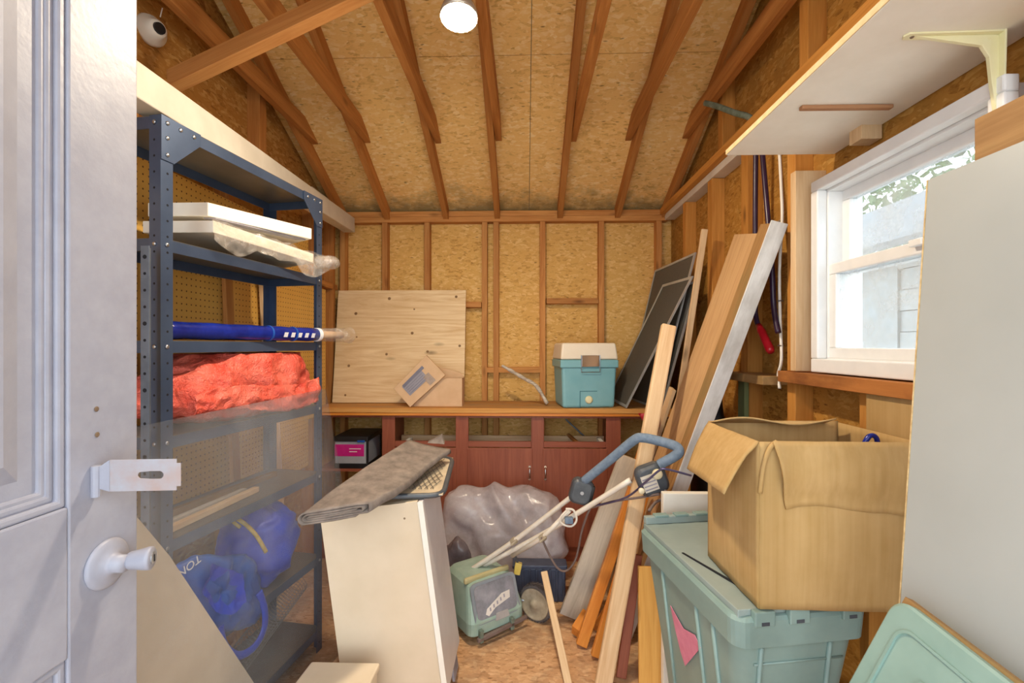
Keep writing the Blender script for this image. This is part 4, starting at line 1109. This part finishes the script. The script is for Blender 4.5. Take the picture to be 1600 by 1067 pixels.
# window in the sloping side
def face(u, v, d=0.0):
    """on the sloping near side, u along, v up (0..1)"""
    y = .004 + .055 * v ** 1.2; return Mm @ V((.012 + (LW - .024) * u, y - d, .075 + .165 * v))
def facepoly(pts, d): return [face(u, v, d) for u, v in pts]
wn_ = rrect(.5, .58, .96, .98, .12, 4)
MB().prism(facepoly(wn_, .008), f_ * .006).build('window_bezel', plain('bezel_grey', '7c848c', '8c949a', rough=.4), dk_)
wn2 = rrect(.5, .60, .84, .80, .10, 4)
win = MB().prism(facepoly(wn2, .0105), f_ * .002).build('view_window', M_mowin, dk_)
MB().prism(facepoly([(.42, .06), (.72, .06), (.70, .24), (.45, .24)], .014), f_ * .008).build('latch_tab', plain('smoke_tab', '9a9694', 'aca8a6'), dk_, bevel=.002)
lab = [(.24, .30), (.30, .24), (.45, .38), (.78, .50), (.80, .68), (.62, .66), (.42, .52), (.28, .42)]
lbm = MB().prism(facepoly(lab, .0125), f_ * .001).build('paper_label', plain('paper', 'd6d0c8', 'e4ded6'), dk_)
for k in range(5): MB().prism(facepoly([(.33 + k * .08, .34 + k * .05), (.36 + k * .08, .35 + k * .05), (.36 + k * .08, .37 + k * .05 + .06), (.33 + k * .08, .36 + k * .05 + .06)], .0132), f_ * .0006).build('label_print', M_print, lbm)
bar('side_skid', Mm @ V((.02, -.012, .035)), Mm @ V((LW + .01, -.012, .05)), .016, .016, Z_, M_cable, mo)
for x in (.03, LW * .7): MB().box((x, -.02, .02), (x + .018, .0, .075)).build('skid_bracket', M_rust, mo, Mm, bevel=.002)
MB().box((.01, .085, .24), (LW * .92, .105, .270)).build('rear_hinge', plain('olive_trim', 'b4a878', 'c4b88a'), mo, Mm, bevel=.01)
# wheels
def wheel(c, ax, r):
    c = V(c); ax = V(ax).normalized()
    w = MB().lathe([(r * .86, 0), (r * .97, .004), (r, .012), (r, .036), (r * .97, .044), (r * .86, .047)], c, ax, 40).build('wheel', M_tyre, mo, smooth=False)
    MB().lathe([(r * .87, .0465), (r * .84, .052), (r * .78, .049), (r * .24, .048), (r * .20, .060), (r * .0, .061)], c, ax, 32).build('hub', M_tan, w, smooth=True)
    tm = MB(); a_ = ax.cross(Z_).normalized(); b_ = a_.cross(ax)
    for k in range(36):
        t = 2 * PI * k / 36; d = a_ * math.cos(t) + b_ * math.sin(t); tg = a_ * -math.sin(t) + b_ * math.cos(t)
        for s in (.006, .028):
            p = c + d * (r - .001) + ax * s; tm.hexa([p - tg * .003, p + tg * .003, p + tg * .003 + ax * .014, p - tg * .003 + ax * .014], [q + d * .004 for q in (p - tg * .003, p + tg * .003, p + tg * .003 + ax * .014, p - tg * .003 + ax * .014)])
    tm.build('tread', M_tyre, w, kind='stuff')
    return w
wc = atZ(838, 944, .088); wheel(wc + V((.014, .04, 0)), (-.50, -.86, 0), .088)
wheel(Mm @ V((-.045, .17, .075)) + V((0, .02, 0)), (-.81, -.58, 0), .075)
MB().tube([wc + V((-.02, .03, 0)), Mm @ V((LW - .03, .12, .09))], .008, 8).build('axle', M_zinc, mo)
# handle tubes
A0 = atY(722, 899, 2.26); A1 = atY(803, 845, 2.19); A2 = atY(906, 766, 2.06)
B0 = atY(737, 893, 2.30); B1 = atY(852, 832, 2.10); B2 = atY(985, 750, 1.86)
MB().tube(smooth_path([A0, A1, A2], 6), .0115, 12).build('handle_tube', M_tubew, mo, smooth=True)
MB().tube(smooth_path([B0, B1, B2], 6), .0115, 12).build('handle_tube', M_tubew, mo, smooth=True)
C0_ = atY(848, 840, 2.08); MB().tube([atY(800, 868, 2.2), C0_, atY(890, 797, 2.03)], .0105, 12).build('handle_tube', M_tubew, mo, smooth=True)
for q in (A1, C0_):
    MB().lathe([(.016, -.012), (.017, 0), (.016, .012), (.0, .013)], q, (A2 - A1), 14).build('clamp', M_tan, mo)
    MB().tube([q + V((-.012, -.02, -.012)), q + V((.014, -.022, .014))], .006, 8).build('wing_nut', M_tan, mo)
def housing(c, w, h, d, mat, name, rot):
    c = V(c); M_ = Matrix.Translation(c) @ Matrix.Rotation(rot, 4, 'Y')
    lp = rrect(0, 0, w, h, min(w, h) * .28, 5)
    mb = MB(); loft(mb, [[(x * k, y, z * k) for x, z in lp] for y, k in ((-d / 2, .80), (-d * .36, .95), (-d * .2, 1), (d * .25, 1), (d / 2, .85))])
    return mb.build(name, mat, mo, M_, smooth=False, bevel=.003), M_
h1, M1 = housing(atY(908, 767, 2.03), .098, .112, .06, M_dark, 'switch_housing', .25)
MB().lathe([(.008, -.032), (.008, -.034), (.0, -.034)], (.0, 0, 0), (0, 1, 0), 10).build('screw', M_zinc, h1, M1)
MB().box((.035, -.03, -.045), (.052, .03, .04)).build('housing_seam', M_black, h1, M1, bevel=.004)
h2, M2 = housing(atY(1018, 748, 1.83), .118, .122, .06, M_dark, 'switch_housing', -.35)
MB().box((-.045, -.033, -.035), (.012, -.029, .03)).build('instruction_label', plain('paper2', 'd0c8b8', 'dcd4c6'), h2, M2)
for k in range(4): MB().box((-.042, -.0336, -.028 + k * .014), (.008, -.0331, -.023 + k * .014)).build('label_print', M_print, h2, M2)
MB().lathe([(.020, 0), (.020, .010), (.016, .014), (.0, .014)], (.022, -.028, .022), (0, -1, 0), 20).build('start_button', M_ivory, h2, M2, smooth=True)
MB().lathe([(.012, 0), (.012, .010), (.009, .013), (.0, .013)], (-.058, -.026, -.02), (0, -1, 0), 16).build('knob', M_ivory, h2, M2, smooth=True)
grip = smooth_path([atY(912, 752, 2.02), atY(955, 717, 1.95), atY(990, 688, 1.89), atY(1004, 684, 1.87), atY(1030, 689, 1.84), atY(1055, 697, 1.80), atY(1061, 706, 1.78), atY(1052, 714, 1.79), atY(1030, 726, 1.81)], 7)
MB().tube(grip, .0195, 16).build('grip_bar', M_grip, mo, smooth=True)
lev = smooth_path([atY(924, 790, 1.98), atY(950, 786, 1.93), atY(982, 775, 1.86), atY(1010, 752, 1.78), atY(1030, 735, 1.75), atY(1042, 733, 1.74), atY(1080, 743, 1.74)], 6)
MB().tube(lev, .0042, 8).build('bail_lever', M_lever, mo, smooth=True)
lev2 = smooth_path([atY(924, 793, 1.98), atY(960, 783, 1.92), atY(1000, 777, 1.84), atY(1030, 772, 1.78)], 6)
MB().tube(lev2, .005, 8).build('cable', M_cable, mo, smooth=True)
cab = smooth_path([atY(846, 840, 2.06), atY(858, 866, 2.08), atY(872, 888, 2.08), atY(886, 891, 2.08), atY(900, 872, 2.06), atY(909, 830, 2.03), atY(918, 803, 2.0), atY(926, 788, 1.98)], 6)
MB().tube(cab, .0048, 8).build('cable', M_cable, mo, smooth=True)
MB().tube(smooth_path([atY(1040, 765, 1.80), atY(1037, 778, 1.80), atY(1024, 785, 1.79), atY(1014, 798, 1.74)], 5), .006, 8).build('cable', M_cable, mo, smooth=True)
clip = smooth_path([atY(884, 795, 2.0), atY(896, 797, 2.0), atY(901, 812, 2.0), atY(893, 822, 2.0), atY(878, 818, 2.0), atY(876, 808, 2.0), atY(886, 797, 2.0)], 4)
MB().tube(clip, .005, 8, caps=False).build('cord_clip', M_tubew, mo, smooth=True)
qq = atY(889, 813, 2.0); box('plug', (qq.x - .018, qq.y - .01, qq.z - .014), (qq.x + .018, qq.y + .015, qq.z + .014), M_grip, mo, .004)
yq = atY(809, 885, 2.24); MB().hexa([yq + V((-.02, 0, -.04)), yq + V((.01, 0, -.045)), yq + V((.012, .02, -.045)), yq + V((-.02, .02, -.04))], [yq + V((-.012, 0, .02)), yq + V((.022, 0, .012)), yq + V((.022, .02, .012)), yq + V((-.012, .02, .02))]).build('tether_key', M_yellow, mo, bevel=.003)
MB().tube([yq + V((.0, .01, .01)), atY(805, 868, 2.24)], .006, 8).build('key_stem', M_dark, mo)

# ================================================================== planks on the right
def plank(name, p0, p1, w, t, wd_, mat, label, bevel=.003, cat='plank'):
    o = bar(name, p0, p1, w, t, wd_, mat, None, bevel); tag(o, label, cat, 'planks leaning on the right'); return o
# two long planks, wide face to the left
nA, nB = atX(1188, 354, .90), V((.424, 2.20, .0)); W_A = .25
dA = (nA - nB); TA = .028
off = V((.0, W_A / 2, 0))
plank('long_plank', nB + off + V((.02, 0, .01)), nA + off + V((.02, 0, 0)), W_A, TA, Y_, M_oak, 'wide smooth tan plank, left of the two tallest against the right wall')
offB = V((.035, -.055, 0))
pB = thing('long_plank', 'tallest weathered plank with flaking white edge leaning by the window', 'plank', nB, 'planks leaning on the right')
bar('plank_body', nB + offB + V((0, 0, .014)), nA + offB + V((-.018, 0, -.01)), .085, .055, Y_, M_brown_wood, pB)
bar('white_edge', nB + offB + V((0, -.046, .014)), nA + offB + V((-.018, -.046, -.01)), .006, .062, Y_, M_white_wood, pB)
# orange varnished short board
plank('varnished_board', V((.40, 2.56, .006)), V((.655, 2.34, 1.03)), .13, .02, (.35, 1, 0), M_varn, 'short orange varnished board beside the round-topped post')
# round-topped post
P0, P1 = V((atZ(941, 1080, 0).x, atZ(941, 1080, 0).y, .006)), atY(1045, 508, 2.10)
post = bar('rounded_post', P0, P1, .066, .034, X_, M_raw, None, .008); tag(post, 'slim raw pine post with rounded top leaning in front of the planks', 'post', 'planks leaning on the right')
# thin lath on the wall, behind
plank('thin_lath', atY(1060, 632, 2.45), atX(1101, 358, XR - .07), .032, .014, X_, M_raw, 'thin pale lath standing between the screens and the wide plank')
plank('side_plank', V((.46, 2.56, .006)), V((.76, 2.36, 1.13)), .07, .02, Y_, M_raw, 'pale plank behind the orange board by the screens')
# grey weathered board
g1_, g0_ = atY(986, 715, 2.26), atZ(892, 968, .0)
gb = plank('weathered_board', V((g0_.x, g0_.y, .014)), g1_, .118, .026, X_, M_grey_wood, 'wide grey weathered board leaning behind the mower handle')
# orange narrow boards
for (ax_, ay_, ad_), (bx_, by_), w, lb, mt in (((990, 762, 2.17), (908, 1012), .05, 'left one of two narrow orange boards by the weathered board', M_varn),
                                               ((1008, 765, 2.12), (931, 1030), .045, 'right one of two narrow orange boards next to the pine post', M_varn)):
    q0_ = atZ(bx_, by_, .0); plank('orange_board', V((q0_.x, q0_.y, .012)), atY(ax_, ay_, ad_), w, .03, X_, mt, lb)
q0_ = atZ(970, 1062, .0); plank('dark_board', V((q0_.x, q0_.y, .010)), atY(996, 866, 1.96), .04, .02, X_, M_red, 'dark reddish board in the gap before the green tote')
q0_ = atY(1018, 1080, 1.80); plank('yellow_board', V((q0_.x, 1.80, .006)), V((atY(1016, 885, 1.90).x, 1.90, atY(1016, 885, 1.90).z)), .10, .02, X_, wood('yellow_pine', 'd0984a', 'e8b868', var=.02), 'yellow pine board standing at the left side of the tote')
q0_ = atZ(890, 1082, .0); plank('pale_stick', V((q0_.x, q0_.y, .008)), atY(850, 893, 2.10), .030, .016, X_, M_raw, 'thin pale stick lying slanted from the crate toward the doorway')
for k, (px, py, w) in enumerate(((900, 1006, .04), (936, 1000, .04))):
    q = atZ(px, py, 0); o = bar('wood_offcut', V((q.x, q.y + .03, .035)), V((q.x + .06, q.y + .10, .075)), w, .06, X_, M_varn); tag(o, ('orange offcut on the floor under the left narrow board', 'orange offcut on the floor under the right narrow board')[k], 'offcut', 'offcuts on the floor')
# black sack and mossy board in the dark corner behind the planks
bs = blob_mesh((.86, 2.14, .60), (.075, .10, .62), 21, .2, 3, 40, 40, e=.8, flat_bottom=.002).build('black_sack', M_black, None, smooth=True); tag(bs, 'tall black bag in the dark corner behind the tallest plank', 'bag')
mg = bar('mossy_board', (XR - .018, atX(1166, 650, XR).y, 0), (XR - .012, atX(1166, 650, XR).y, 1.215), .06, .02, Y_, wood('mossy_pine', '5c6a44', '7a7a50', var=.02), None); tag(mg, 'greenish mossy board standing upright below the wall ledge', 'board')

# ================================================================== right wall fittings
# white wall shelf with brackets
SZ = 1.99
oc = atZ(1135, 243, SZ)
ws = thing('wall_shelf', 'white painted shelf board on brackets above the window', 'shelf', (XR, .9, SZ))
box('shelf_board', (oc.x, .05, SZ), (XR + .06, oc.y, SZ + .018), M_white, ws, .002)
box('raw_front_edge', (oc.x - .0025, .05, SZ + .002), (oc.x, oc.y, SZ + .017), plain('shelf_raw_edge', 'd8bc8c', 'e6cfa4', rough=.8, scale=40), ws)
def bracket(y, mat, leg):
    x0 = atZ(1412, 58, SZ).x
    br_ = MB().prism([(XR - .002, y - .014, SZ), (x0, y - .010, SZ), (x0 - .006, y, SZ), (x0, y + .010, SZ), (XR - .002, y + .014, SZ)], (0, 0, -.004)).build('bracket_arm', mat, ws, bevel=.001)
    MB().prism([(XR - .01, y - .004, SZ - .004), (x0 + .02, y - .003, SZ - .004), (XR - .04, y - .004, SZ - .026), (XR - .025, y - .004, SZ - .05)], (0, .008, 0)).build('arm_web', mat, br_, bevel=.001)
    if leg:
        lg = MB().prism([(XR - .002, y - .016, SZ), (XR - .002, y + .016, SZ), (XR - .002, y + .011, SZ - leg), (XR - .002, y - .011, SZ - leg)], (-.004, 0, 0)).build('bracket_leg', mat, br_, bevel=.001)
        MB().prism([(XR - .006, y - .004, SZ - .004), (XR - .03, y - .004, SZ - .01), (XR - .02, y - .004, SZ - leg * .5), (XR - .006, y - .004, SZ - leg + .01)], (0, .008, 0)).build('leg_web', mat, br_, bevel=.001)
        MB().lathe([(.004, 0), (.003, .002), (.0, .002)], (x0 + .012, y, SZ - .004), (0, 0, -1), 10).build('screw', M_chip, br_)
bracket(atX(1563, 100, XR).y, M_mud, .215)
yb_ = atZ(1320, 165, SZ).y
bar('support_strip', (atZ(1245, 171, SZ).x, yb_ - .0, SZ - .005), (XR, yb_ - .0, SZ - .006), .016, .010, Y_, wood('strip_pine', '9a6a4a', 'b88a64', var=.02), ws)
q = atZ(1465, 92, SZ)

# bent metal hook by the far end of the shelf
hk = smooth_path([atX(1101, 161, .88), atX(1120, 166, .90), atX(1150, 177, .93), atX(1168, 182, .95), atX(1177, 190, .96), atX(1170, 196, .97)], 5)
ho = MB().tube(hk, .008, 8, flat=1.6).build('metal_hook', M_rust, None, smooth=True); tag(ho, 'bent greenish metal hook fixed by the far end of the white shelf', 'hook')

# long-handled loppers hanging on the wall
lo = thing('long_loppers', 'long-handled loppers with red grips hanging beside the white cord', 'loppers', atX(1190, 400, XR - .03))
xw = XR - .022
ha = smooth_path([atX(1181, 225, xw), atX(1180, 345, xw), atX(1180, 470, xw), atX(1181, 495, xw), atX(1186, 512, xw)], 6)
hb_ = smooth_path([atX(1190, 225, xw), atX(1199, 330, xw), atX(1206, 420, xw), atX(1209, 480, xw), atX(1216, 520, xw)], 6)
MB().tube(ha, .010, 12).build('handle', M_purple, lo, smooth=True); MB().tube(hb_, .010, 12).build('handle', M_purple, lo, smooth=True)
MB().tube([atX(1185, 508, xw), atX(1190, 518, xw), atX(1203, 546, xw), atX(1205, 550, xw)], [.011, .015, .016, .012], 14).build('grip', M_redp, lo, smooth=True)
MB().hexa([V((xw - .006, ha[0].y - .03, ha[0].z)), V((xw + .004, ha[0].y - .03, ha[0].z)), V((xw + .004, ha[0].y + .03, ha[0].z)), V((xw - .006, ha[0].y + .03, ha[0].z))],
          [V((xw - .006, ha[0].y - .01, ha[0].z + .12)), V((xw + .004, ha[0].y - .01, ha[0].z + .12)), V((xw + .004, ha[0].y + .02, ha[0].z + .12)), V((xw - .006, ha[0].y + .02, ha[0].z + .12))]).build('cutting_head', M_zinc, lo, bevel=.003)
# white cord stapled to the wall
wcb = smooth_path([atX(1217, 225, XR - .006), atX(1221, 300, XR - .006), atX(1222, 345, XR - .006), atX(1218, 420, XR - .006), atX(1219, 500, XR - .006), atX(1221, 560, XR - .006), atX(1216, 585, XR - .006), atX(1218, 607, XR - .006)], 6)
wco = MB().tube(wcb, .0055, 10).build('hanging_cord', M_white, None, smooth=True); tag(wco, 'thin white cord running down the stud left of the window', 'cord')
for py in (345, 470, 540):
    q = atX(1221, py, XR - .003); box('staple', (q.x - .010, q.y - .009, q.z - .002), (q.x + .002, q.y + .009, q.z + .002), M_zinc, wco)

# ================================================================== totes and cartons, lower right
RZ = .72
pf, pbk = atZ(1150, 962, RZ), atZ(997, 817, RZ)
ld = (pbk - pf); TL_ = ld.length; ld.normalize(); wd_ = V((ld.y, -ld.x, 0))
TW = (atZ(1372, 955, RZ) - pf).dot(wd_) + .012
Mt = frame(pf, wd_, ld)                     # local x to the right, y to the back
to = thing('storage_tote', 'large grey green storage tote holding up the open carton', 'tote', (pf.x + .15, pf.y + .3, 0))
def tl_loop(z, i, r=.035): return [Mt @ V((x, y, z - RZ)) for x, y in rrect(TW / 2, TL_ / 2, TW - 2 * i, TL_ - 2 * i, r, 5)]
mb = MB(); loft(mb, [tl_loop(.004, .085, .05), tl_loop(.30, .055, .05), tl_loop(.635, .016, .045)])
body = mb.build('tote_body', M_teal, to, smooth=False, bevel=0)
for p_ in body.data.polygons: p_.use_smooth = True
body.modifiers.new('edge', 'EDGE_SPLIT').split_angle = math.radians(50)
mb = MB(); loft(mb, [tl_loop(.632, .016, .045), tl_loop(.636, .004), tl_loop(.70, .0), tl_loop(.708, .006), tl_loop(.710, .012), tl_loop(.702, .016, .03)])
mb.build('tote_rim', M_teal, to, bevel=0, smooth=False)
lidm = plain('tote_lid_grey', '85948f', '98a5a0', rough=.5, scale=4)
lid = box('tote_lid', (.014, .014, -.016), (TW - .014, TL_ - .014, .004), lidm, to, .002, Mt)
box('lid_hinge_ridge', (.016, TL_ - .03, .004), (TW - .02, TL_ - .008, .030), lidm, lid, .003, Mt)
for k in range(4): box('hinge_barrel', (.05 + k * .075, TL_ - .034, .026), (.10 + k * .075, TL_ - .006, .036), M_teal, lid, .003, Mt)
MB().prism([Mt @ V(p) for p in ((.03, TL_ * .55, .005), (.036, TL_ * .55, .005), (.10, TL_ * .12, .005), (.09, TL_ * .12, .005))], (0, 0, .002)).build('lid_seam', M_hole, lid)
def lside(y, z, d=0.0):
    """on the left side wall: y along, z up"""
    i = .085 + (.055 - .085) * min(1, z / .30) if z < .30 else .055 + (.016 - .055) * (z - .30) / .335
    return Mt @ V((i - d, y, z - RZ))
def fside(x, z, d=0.0):
    i = .085 + (.055 - .085) * min(1, z / .30) if z < .30 else .055 + (.016 - .055) * (z - .30) / .335
    return Mt @ V((x, i - d, z - RZ))
for y in (.12, TL_ * .36, TL_ * .72):
    MB().tube([lside(y, .05, .002), lside(y, .30, .002), lside(y, .63, .002)], .006, 8).build('side_rib', M_teal, to, smooth=True)
for x in (.075, TW - .10):
    MB().tube([fside(x, .05, .002), fside(x, .30, .002), fside(x, .63, .002)], .006, 8).build('side_rib', M_teal, to, smooth=True)
MB().tube([fside(.06, .585, .001), fside(TW - .06, .585, .001)], .003, 6).build('side_rib', M_teal, to, smooth=True)
for x in (.045, .135, .275): 
    box('rim_latch', (x, -.006, -.030), (x + .052, .012, .006), M_teal, to, .003, Mt)
    box('latch_slot', (x + .016, -.0070, -.026), (x + .036, -.0055, -.018), M_dark, to, 0, Mt)
ln = (lside(.5, .35) - lside(.1, .35)).cross(lside(.1, .6) - lside(.1, .35)).normalized()
if ln.dot(wd_) > 0: ln = -ln
pk = [onplane(px, py, lside(.3, .42, .004), ln) for px, py in ((1048, 946), (1068, 982), (1086, 992), (1095, 1012), (1071, 1040), (1064, 1018), (1056, 985))]
MB().prism(pk, ln * .0015).build('pink_mark', M_pink, to)
cord = [fside(.12 + .15 * k / 8, .44 + .008 * math.sin(k * 1.7), .008) for k in range(9)]
MB().tube(smooth_path(cord, 3), .004, 6).build('frayed_string', M_rope, to, smooth=True)
cord = [fside(.16 + .07 * k / 5, .50 + .004 * math.sin(k * 2.1), .006) for k in range(6)]
MB().tube(smooth_path(cord, 3), .003, 6).build('frayed_string', M_rope, to, smooth=True)
# white foam panel behind the tote
fo = box('white_foam_panel', (atY(1040, 780, TL_ + pf.y + .05).x, pbk.y + .085, .0), (atY(1040, 780, pbk.y).x + .24, pbk.y + .115, atY(1060, 771, pbk.y + .085).z), M_white, None, .002); tag(fo, 'white foam panel standing behind the tote', 'panel')

# big open carton on the tote
CZ = RZ + .009
c0_, c1_ = atZ(1186, 951, CZ), atZ(1107, 868, CZ)
c2_ = V((.925, c0_.y - .005, CZ)); c3_ = V((.925, c1_.y + .01, CZ))
CH = atY(1190, 690, c0_.y).z - CZ
ca = thing('open_carton', 'large dented open cardboard carton on top of the tote', 'carton', ((c0_.x + c2_.x) / 2, (c0_.y + c1_.y) / 2, CZ))
def wall(name, a, b, nrm__, bul, seed, crush=0.0, h0=0.0, h1=CH, mat=M_card, nu=26, nv=20):
    a = V(a); b = V(b); n = V(nrm__)
    def fn(u, v):
        q = a.lerp(b, u) + V((0, 0, h0 + (h1 - h0) * v))
        k = bul * math.sin(PI * u) * math.sin(PI * min(1, v * 1.0)) + .004 * mn.noise(V((u * 5 + seed, v * 4, seed))) * math.sin(PI * u)
        return q + n * k + V((0, 0, crush * mn.noise(V((u * 3, seed, 1))) * v))
    return MB().grid(fn, nu, nv).build(name, mat, ca, smooth=True, solid=.004)
wall('front_wall', c0_, c2_, (0, -1, 0), .012, 1.0)
wall('left_wall', c1_, c0_, (-1, 0, 0), .010, 2.0)
wall('back_wall', c3_, c1_, (0, 1, 0), .006, 3.0, h1=CH + .004)
wall('right_wall', c2_, c3_, (1, 0, 0), .004, 4.0)
MB().prism([c0_ + V((.004, .004, .002)), c2_ + V((-.004, .004, .002)), c3_ + V((-.004, -.004, .002)), c1_ + V((.004, -.004, .002))], (0, 0, .004)).build('bottom', M_card, ca)
ct0, ct1, ct2, ct3 = [p + V((0, 0, CH)) for p in (c0_, c1_, c2_, c3_)]
def flapfn(u, v):           # front flap folded down over the front wall
    q = (ct0 + V((.025, 0, 0))).lerp(ct2, u)
    s = 0.155 * (1 - .06 * math.sin(u * 6)) * v + 0.0
    skew = .03 * v * (1 - u)
    return q + V((skew, -.013 - .016 * math.sin(min(1, v * 1.15) * PI) - .004 * mn.noise(V((u * 9, v * 2, 7))), .004 * (1 - v) - s + .003 * math.sin(u * 11) * v))
MB().grid(flapfn, 40, 14).build('front_flap', M_card, ca, smooth=True, solid=.004)
fo0, fo1 = atY(1131, 772, c0_.y - .02), atY(1074, 732, c1_.y - .03)
def flap2(u, v):            # left flap hanging outward
    q = ct0.lerp(ct1, u).lerp(fo0.lerp(fo1, u), v); q.z += .012 * math.sin(v * PI) + .004 * mn.noise(V((u * 4, v * 4, 2))); return q
MB().grid(flap2, 20, 12).build('left_flap', M_card, ca, smooth=True, solid=.004)
def flap3(u, v):            # back flap standing half up
    q = ct1.lerp(ct3, u * .9); return q + V((.0, -.05 * v, .012 * v + .010 * math.sin(u * 7) * v))
MB().grid(flap3, 24, 6).build('back_flap', M_card, ca, smooth=True, solid=.004)
# crushed corner
MB().tube(smooth_path([ct0 + V((.0, -.004, -.12)), ct0 + V((.006, -.007, -.06)), ct0 + V((.02, -.008, -.015)), ct0 + V((.04, -.002, .0))], 5), .006, 6).build('crushed_corner', M_card, ca, smooth=True)
bsn = smooth_path([V((.83, 1.16, CZ + CH - .06)), V((.842, 1.15, CZ + CH - .012)), V((.855, 1.15, CZ + CH + .004)), V((.87, 1.15, CZ + CH - .004)), V((.875, 1.15, CZ + CH - .05))], 5)
bso = MB().tube([V((.80, 1.2, CZ + .016))] + bsn + [V((.89, 1.2, CZ + .016))], .006, 8).build('blue_strap', M_navy, None, smooth=True); tag(bso, 'dark blue strap loop poking out of the open carton', 'strap')
# cardboard sheet behind it on the wall
q0c = atX(1356, 596, .955)
csh = MB().box((.950, 1.02, CZ + .1), (.956, q0c.y, q0c.z)).build('cardboard_sheet', M_card, None, bevel=.001); tag(csh, 'plain cardboard sheet upright against the wall under the window', 'cardboard')

# white laminate panel at the far right, leaning toward the wall
pu = atY(1450, 281, .80)
xt, xb_ = pu.x, pu.x - .105
lp_ = thing('laminate_panel', 'tall white laminate panel with chipped edge standing at the far right', 'panel', (xb_, .45, 0))
MB().hexa([(xb_, .10, 0), (xb_ + .018, .10, 0), (xb_ + .018, .80, 0), (xb_, .80, 0)], [(xt, .10, pu.z), (xt + .018, .10, pu.z), (xt + .018, .80, pu.z), (xt, .80, pu.z)]).build('panel_board', M_lam, lp_, bevel=.0008)
MB().hexa([(xb_ - .0005, .8, 0), (xb_ + .018, .8, 0), (xb_ + .018, .8025, 0), (xb_ - .0005, .8025, 0)], [(xt - .0005, .8, pu.z), (xt + .018, .8, pu.z), (xt + .018, .8025, pu.z), (xt - .0005, .8025, pu.z)]).build('raw_edge', M_raw_edge, lp_)
q = atX(1545, 240, xt + .05)
tb = bar('short_timber', (xt + .045, .15, pu.z + .035), (xt + .045, q.y, pu.z + .035), .085, .036, Z_, M_brown_wood); tag(tb, 'brown timber resting behind the top edge of the white panel', 'timber')

# spare tote lid leaning on the panel
xl = .598
L0 = atX(1405, 931, xl); L1_ = V((xl, L0.y - .36, L0.z - .03))
dn = V((-.40, .035, -.916)).normalized()
sl = thing('spare_tote_lid', 'loose pale green tote lid leaning against the white panel', 'tote lid', L0 + dn * .55)
el = (L1_ - L0).normalized(); Ml = frame(L0, el, dn)
nn = el.cross(dn)
lw, lh_ = (L1_ - L0).length, .62
s_ = 1 if (Ml.to_3x3() @ V((0, 0, 1))).x < 0 else -1
def lloop(i, z, r): return [(x, y, s_ * z) for x, y in rrect(lw / 2, lh_ / 2, lw - 2 * i, lh_ - 2 * i, r, 6)]
mb = MB(); loft(mb, [lloop(0, -.008, .03), lloop(0, .004, .03), lloop(.004, .007, .028)]); mb.build('lid_plate', M_teal_lid, sl, Ml, bevel=0)
mb = MB().ring(lloop(.03, .0065, .025), lloop(.034, .0065, .022), (0, 0, s_ * .004)); mb.build('raised_line', M_teal_lid, sl, Ml)
MB().ring([(x, y, s_ * .007) for x, y in rrect(.15, .09, .12, .028, .006, 3)], [(x, y, s_ * .007) for x, y in rrect(.15, .09, .098, .014, .004, 3)], (0, 0, s_ * .005)).build('grip_slot', M_teal_lid, sl, Ml)
MB().box((.092, .078, min(s_ * .0068, s_ * .0075)), (.208, .102, max(s_ * .0068, s_ * .0075))).build('slot_shade', M_dark, sl, Ml)  # flat dark strip, painted-in shade of the grip slot
MB().prism([(.0, .012, s_ * -.009), (lw, .012, s_ * -.009), (lw, -.006, s_ * -.009), (.0, -.003, s_ * -.009)], (0, 0, s_ * -.014)).build('wood_strip', M_brown_wood, sl, Ml)
